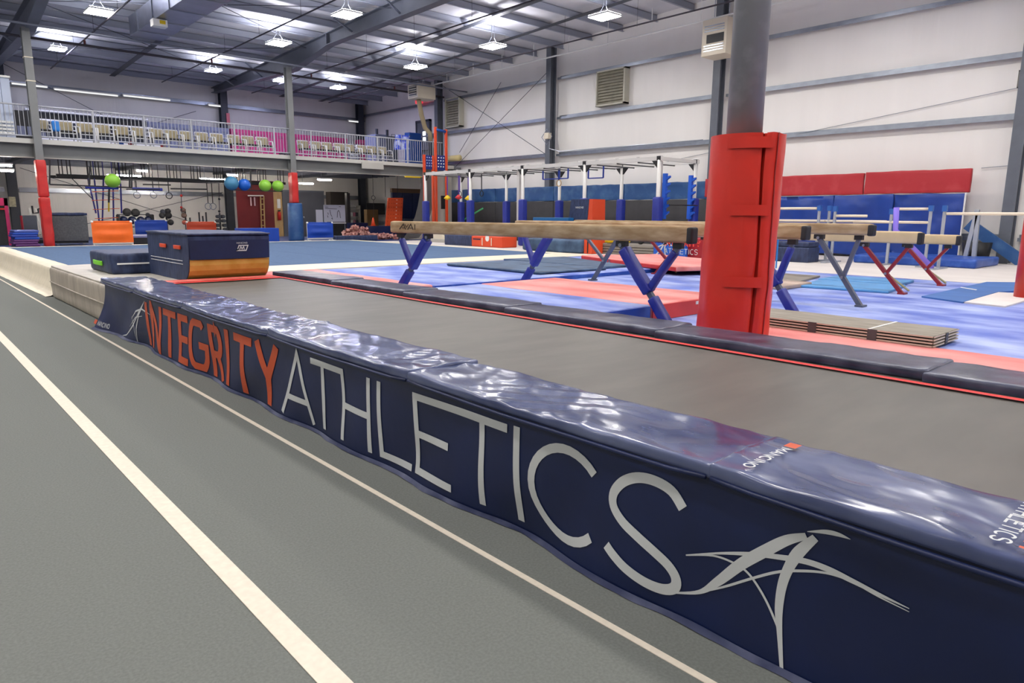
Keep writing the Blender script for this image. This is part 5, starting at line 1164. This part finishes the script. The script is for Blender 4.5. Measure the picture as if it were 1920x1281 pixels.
for px_, py_, r, m, lab in bl:
    c = gy(px_, py_, 33.7); rr = r/F*(fw.dot(c-Vector((0, 0, CH)))); tag(MB().ball(c, rr, 16, 10).build('medicine_ball', m, smooth=True), lab, 'ball', 'medicine balls along the back wall')
t = thing('ball_tree', (gy(311, 400, 34).x, 34, G), 'upright black stand for the cluster of balls', 'rack')
for px_ in (311, 347): p = gy(px_, 392, 34.0); MB().box(p.x-.03, p.x+.03, 34, 34.06, G, p.z).build('pole', BLACK, t); MB().box(p.x-.25, p.x+.25, 33.8, 34.2, G, G+.04).build('base', BLACK, t)
t = thing('dumbbell_tree', (gy(412, 410, 33.5).x, 33.5, G), 'dark dumbbell stand left of the dark red board', 'rack')
p = gy(412, 400, 33.5); MB().box(p.x-.03, p.x+.03, 33.5, 33.56, G, p.z).build('pole', BLACK, t)
for k in range(5):
    for s in (-1, 1): MB().tube([(p.x+s*(.1+.05*k*.6), 33.3, p.z-.15-.2*k), (p.x+s*(.1+.05*k*.6), 33.6, p.z-.15-.2*k)], .08, 8).build('dumbbell', STEELD, t)
for i, px_ in enumerate((356, 373, 380, 386)):
    p, q = gy(px_, (408, 398, 405, 398)[i], 33.2), gy(px_, 420, 33.2)
    tag(MB().tube([(p.x, 33.2, G), (p.x, 33.2, p.z)], .035, 8).build('weight_bar', BLACK), 'upright black weight bar, %s from left behind the rust barrier' % ORD[i], 'bar', 'upright bars by the back wall')
# dark red climbing board with peg ladder
a, b = gy(443, 358, 33), gy(512, 358, 33)
t = thing('climbing_board', ((a.x+b.x)/2, 33, G), 'tall dark red climbing board with pale rope ladder', 'climbing wall')
MB().box(a.x, b.x, 33, 33.08, G, 3.0).build('board', MAROONW, t)
for px_ in (488.5, 494.5): p, q = gy(px_, 367, 32.9), gy(px_+2, 430, 32.9); MB().bar(p, q, .05, .03).build('ladder_rail', PLY, t)
for k in range(6): p, q = gy(489, 373+k*10, 32.9), gy(496, 373+k*10, 32.9); MB().bar(p, q, .03, .05).build('ladder_rung', PLY, t)
p, q = gy(465, 367, 32.8), gy(494, 367, 32.8); MB().bar(p, q, .05, .05).build('top_bar', ALU, t)
for px_ in (470, 477): MB().bar(gy(px_, 370, 32.9), gy(px_+1, 386, 32.9), .06, .02).build('hanging_strap', mat('pale_pink_strap', (206, 170, 176), .6), t)
a, b = gy(512, 358, 33), gy(528, 358, 33)
pb = MB().box(a.x, b.x, 33.0, 33.08, G, 3.0).build('plywood_board', PLY); tag(pb, 'narrow raw plywood panel right of the dark red board', 'panel')
p = gy(524, 405, 32.9)
t = thing('fire_extinguisher', (p.x, 32.9, 1.2), 'red fire extinguisher on the plywood panel', 'extinguisher')
MB().tube([(p.x, 32.913, p.z-.2), (p.x, 32.913, p.z+.15), (p.x, 32.913, p.z+.22)], [.085, .085, .03], 12).build('cylinder', REDV, t, True); MB().box(p.x-.05, p.x+.06, 32.87, 32.93, p.z+.22, p.z+.28).build('valve', BLACK, t)
p = gy(523, 382, 32.95); tag(MB().box(p.x-.08, p.x+.08, 32.95, 32.98, p.z-.22, p.z+.22).build('extinguisher_sign', WHITEP), 'small white sign above the fire extinguisher', 'sign')
a, b = gy(529, 360, 33), gy(607, 360, 33)
pw = struct('wall_partition', MB().box(a.x, b.x, 33.0, 33.15, G, gy(560, 360, 33).z), DKGREYW)
MB().box(a.x, b.x, 32.98, 33.17, gy(560, 360, 33).z, gy(560, 360, 33).z+.08).build('cap_trim', STEEL, pw)
p = gy(570, 408, 32.98); MB().ball((p.x, 32.98, p.z), .05, 8, 6).build('knob', GALV, pw)
# whiteboard
a, b = gy(607, 384, 30), gy(648, 416, 30)
t = thing('whiteboard', ((a.x+b.x)/2, 30, G), 'rolling whiteboard with marker sketches under the gallery', 'whiteboard')
MB().box(a.x, b.x, 30, 30.03, b.z, a.z).build('panel', WHITEBD, t); MB().box(a.x, b.x, 29.95, 30.05, b.z-.08, b.z-.03).build('tray', WHITEP, t)
for x in (a.x+.02, b.x-.02): MB().tube([(x, 30.04, G), (x, 30.04, a.z)], .02, 6).build('leg', GALV, t)
fwb = lambda u, v: Vector((a.x+u*(b.x-a.x), 29.993, b.z+v*(a.z-b.z)))
mb = MB()
for st in ([(.05, .86), (.2, .86)], [(.05, .78), (.3, .77), (.6, .76)], [(.27, .7), (.3, .45), (.36, .3)], [(.17, .55), (.19, .42)], [(.15, .38), (.17, .25)], [(.6, .25), (.63, .6), (.68, .68), (.73, .55), (.76, .22)], [(.33, .22), (.38, .14), (.36, .26)], [(.7, .9), (.8, .9)]): ribbon(mb, st, .025, fwb)
mb.build('marker_sketch', INK, t)
t2 = tag(MB().box(a.x-.35, a.x-.02, 30.1, 30.13, G, b.z+.55).build('paper_sheet', WHITEBD), 'white poster sheet leaning left of the whiteboard', 'poster')
# clutter to the right of the whiteboard
a, b = gy(656, 385, 33.5), gy(675, 385, 33.5)
t = thing('storage_shelf', ((a.x+b.x)/2, 33.5, G), 'narrow grey shelf with supplies near the far corner', 'shelf')
for z in (G+.1, .95, 1.35, 1.75, a.z): MB().box(a.x, b.x, 33.5, 33.9, z-.03, z).build('shelf_board', PANELG, t)
for x in (a.x, b.x): MB().box(x-.02, x+.02, 33.5, 33.9, G, a.z).build('side', PANELG, t)
for k in range(6): MB().box(a.x+.06+.16*(k % 3), a.x+.18+.16*(k % 3), 33.55, 33.7, (.96, 1.36)[k//3], (.96, 1.36)[k//3]+.2).build('supply_box', (WHITEP, mat('pink_box', (190, 120, 140), .6), STEELD)[k % 3], t)
boxY('loudspeaker_cabinet', 619, 653, 360, 382, 33.6, .5, mat('dark_brown_box', (44, 38, 34), .6), 'dark brown cabinet above and behind the whiteboard', 'cabinet')
boxY('equipment_rack', 650, 656, 362, 430, 30.4, .2, BLACK, 'tall thin black rack at the right of the whiteboard', 'rack')
boxY('folding_partition', 625, 650, 420, 450, 30.8, .4, BLACKR, 'black low cabinet under the whiteboard', 'cabinet')
boxY('plywood_box', 688, 709, 393, 420, 31, .3, mat('brown_board', (128, 100, 60), .6, var=.1, vscale=3), 'brown wooden board with hanging rope at the far corner', 'board')
boxY('dark_panel', 688, 722, 381, 402, 33.8, .1, BLACKR, 'black panel behind the brown wooden board', 'panel', 'px')
boxY('padded_step', 660, 690, 418, 430, 29.8, .5, NAVY, 'navy padded step in front of the grey shelf', 'foam block')
ringset(654+0, 370, 28.9, STEELD, 'dark ring hanging above the brown board') if False else None
p = gy(700, 371, 30); t = thing('gym_ring', (p.x, 30, p.z), 'dark ring on a rope above the brown wooden board', 'grip'); MB().ring((p.x, 30, p.z), .1, .015, 'y').build('ring', STEELD, t, True); MB().tube([(p.x, 30, p.z+.1), (p.x, 30, ZD-.12)], .012, 5).build('rope', BLACK, t); MB().tube([(p.x, 30, p.z-.1), (p.x, 30, p.z-.9)], .012, 5).build('tail', BLACK, t)
for px_, lab in ((722, 'left of the orange board'), (745, 'above the orange board')):
    p = gy(px_, 340, 29); tag(MB().tube([(p.x, 29, gy(px_, 370, 29).z), (p.x, 29, ZD-.12)], .014, 5).build('climbing_rope', BLACK), 'thin dark rope hanging %s' % lab, 'rope')
# orange perforated climbing board
c = [gy(728, 371, 28.3), gy(756, 371, 28.3), gy(752, 432, 28.3), gy(721, 430, 28.3)]
c[2].z = G; c[3].z = G
t = thing('climbing_board', (c[0].x, 28.3, G), 'leaning orange perforated climbing board with white dots', 'climbing wall')
MB().prism([(q.x, q.z) for q in c], 28.3, 28.38, 'y').build('board', mat('orange_board', (206, 74, 30), .55), t)
for i in range(6):
    for j in range(11):
        u, v = (i+.6)/6.2, (j+.6)/11.2; p = c[0].lerp(c[1], u).lerp(c[3].lerp(c[2], u), v)
        MB().ball((p.x, 28.295, p.z), .022, 6, 4, (1, .3, 1)).build('hole', WHITEP if i == 3 else mat('dark_hole', (150, 46, 20), .6), t)
a, b = gy(735, 361, 29.2), gy(792, 361, 29.2)
t = thing('wall_padding', (a.x, 29.2, G), 'dark navy wall pads behind the orange climbing board', 'wall pad')
for k in range(3): MB().soft(a.x+(b.x-a.x)*k/3+.01, a.x+(b.x-a.x)*(k+1)/3-.01, 29.2, 29.35, 1.25, a.z, .02, 3, 1, 4).build('upper_pad', mat('deep_navy_pad', (10, 26, 72), .5), t, True); MB().soft(a.x+(b.x-a.x)*k/3+.01, a.x+(b.x-a.x)*(k+1)/3-.01, 29.2, 29.35, G, 1.24, .02, 3, 1, 4).build('lower_pad', NAVYT, t, True)
MB().box(a.x, b.x, 29.2, 29.35, a.z, a.z+.2).build('timber_cap', mat('brown_cap', (110, 84, 62), .7), t)
# foam pit edge and loose foam
a, b = gy(626, 447, 26.2), gy(800, 447, 26.2)
t = thing('pit_edge', ((a.x+b.x)/2, 26.2, G), 'low navy padded wall around the foam pit', 'pad')
MB().soft(a.x, b.x-2.6, 26.1, 26.35, G, .60, .04, 14, 2, 3).build('front_pad', NAVYT, t, True)
MB().soft(gy(690, 432, 27.9).x, gy(770, 432, 27.9).x, 27.9, 28.1, G, .95, .04, 10, 2, 3).build('rear_pad', NAVY, t, True)
fo = MB()
for k in range(150):
    u = random.random(); px_ = 650+60*u if k < 100 else 712+20*random.random(); base = gy(px_, 445, 27.2).x
    hh = .45*math.exp(-((px_-672)/14)**2)+.12; z = G+.05+random.random()*hh; s = random.uniform(.05, .09); y = 26.6+random.random()*1.1
    q = MB().box(-s, s, -s, s, -s, s).xform(Matrix.Translation((base, y, z)) @ Matrix.Rotation(random.random()*6, 4, Vector((random.random(), random.random(), random.random()+.1)).normalized()))
    fo.add(q.v, q.f)
o = fo.build('loose_foam', MULTIF); tag(o, 'heap of loose pink and cream foam cubes in the pit', 'foam', kind='stuff')
t = thing('traffic_cone', (gy(689, 414, 28.5).x, 28.5, 0.95), 'small orange cone on the navy step', 'cone')
p = gy(689, 414, 28.5); MB().tube([(p.x, 28.0, .952), (p.x, 28.0, p.z+.15)], [.11, .02], 12).build('cone', ORANGED, t, True); MB().box(p.x-.12, p.x+.12, 27.91, 28.09, .951, .97).build('base', ORANGED, t)
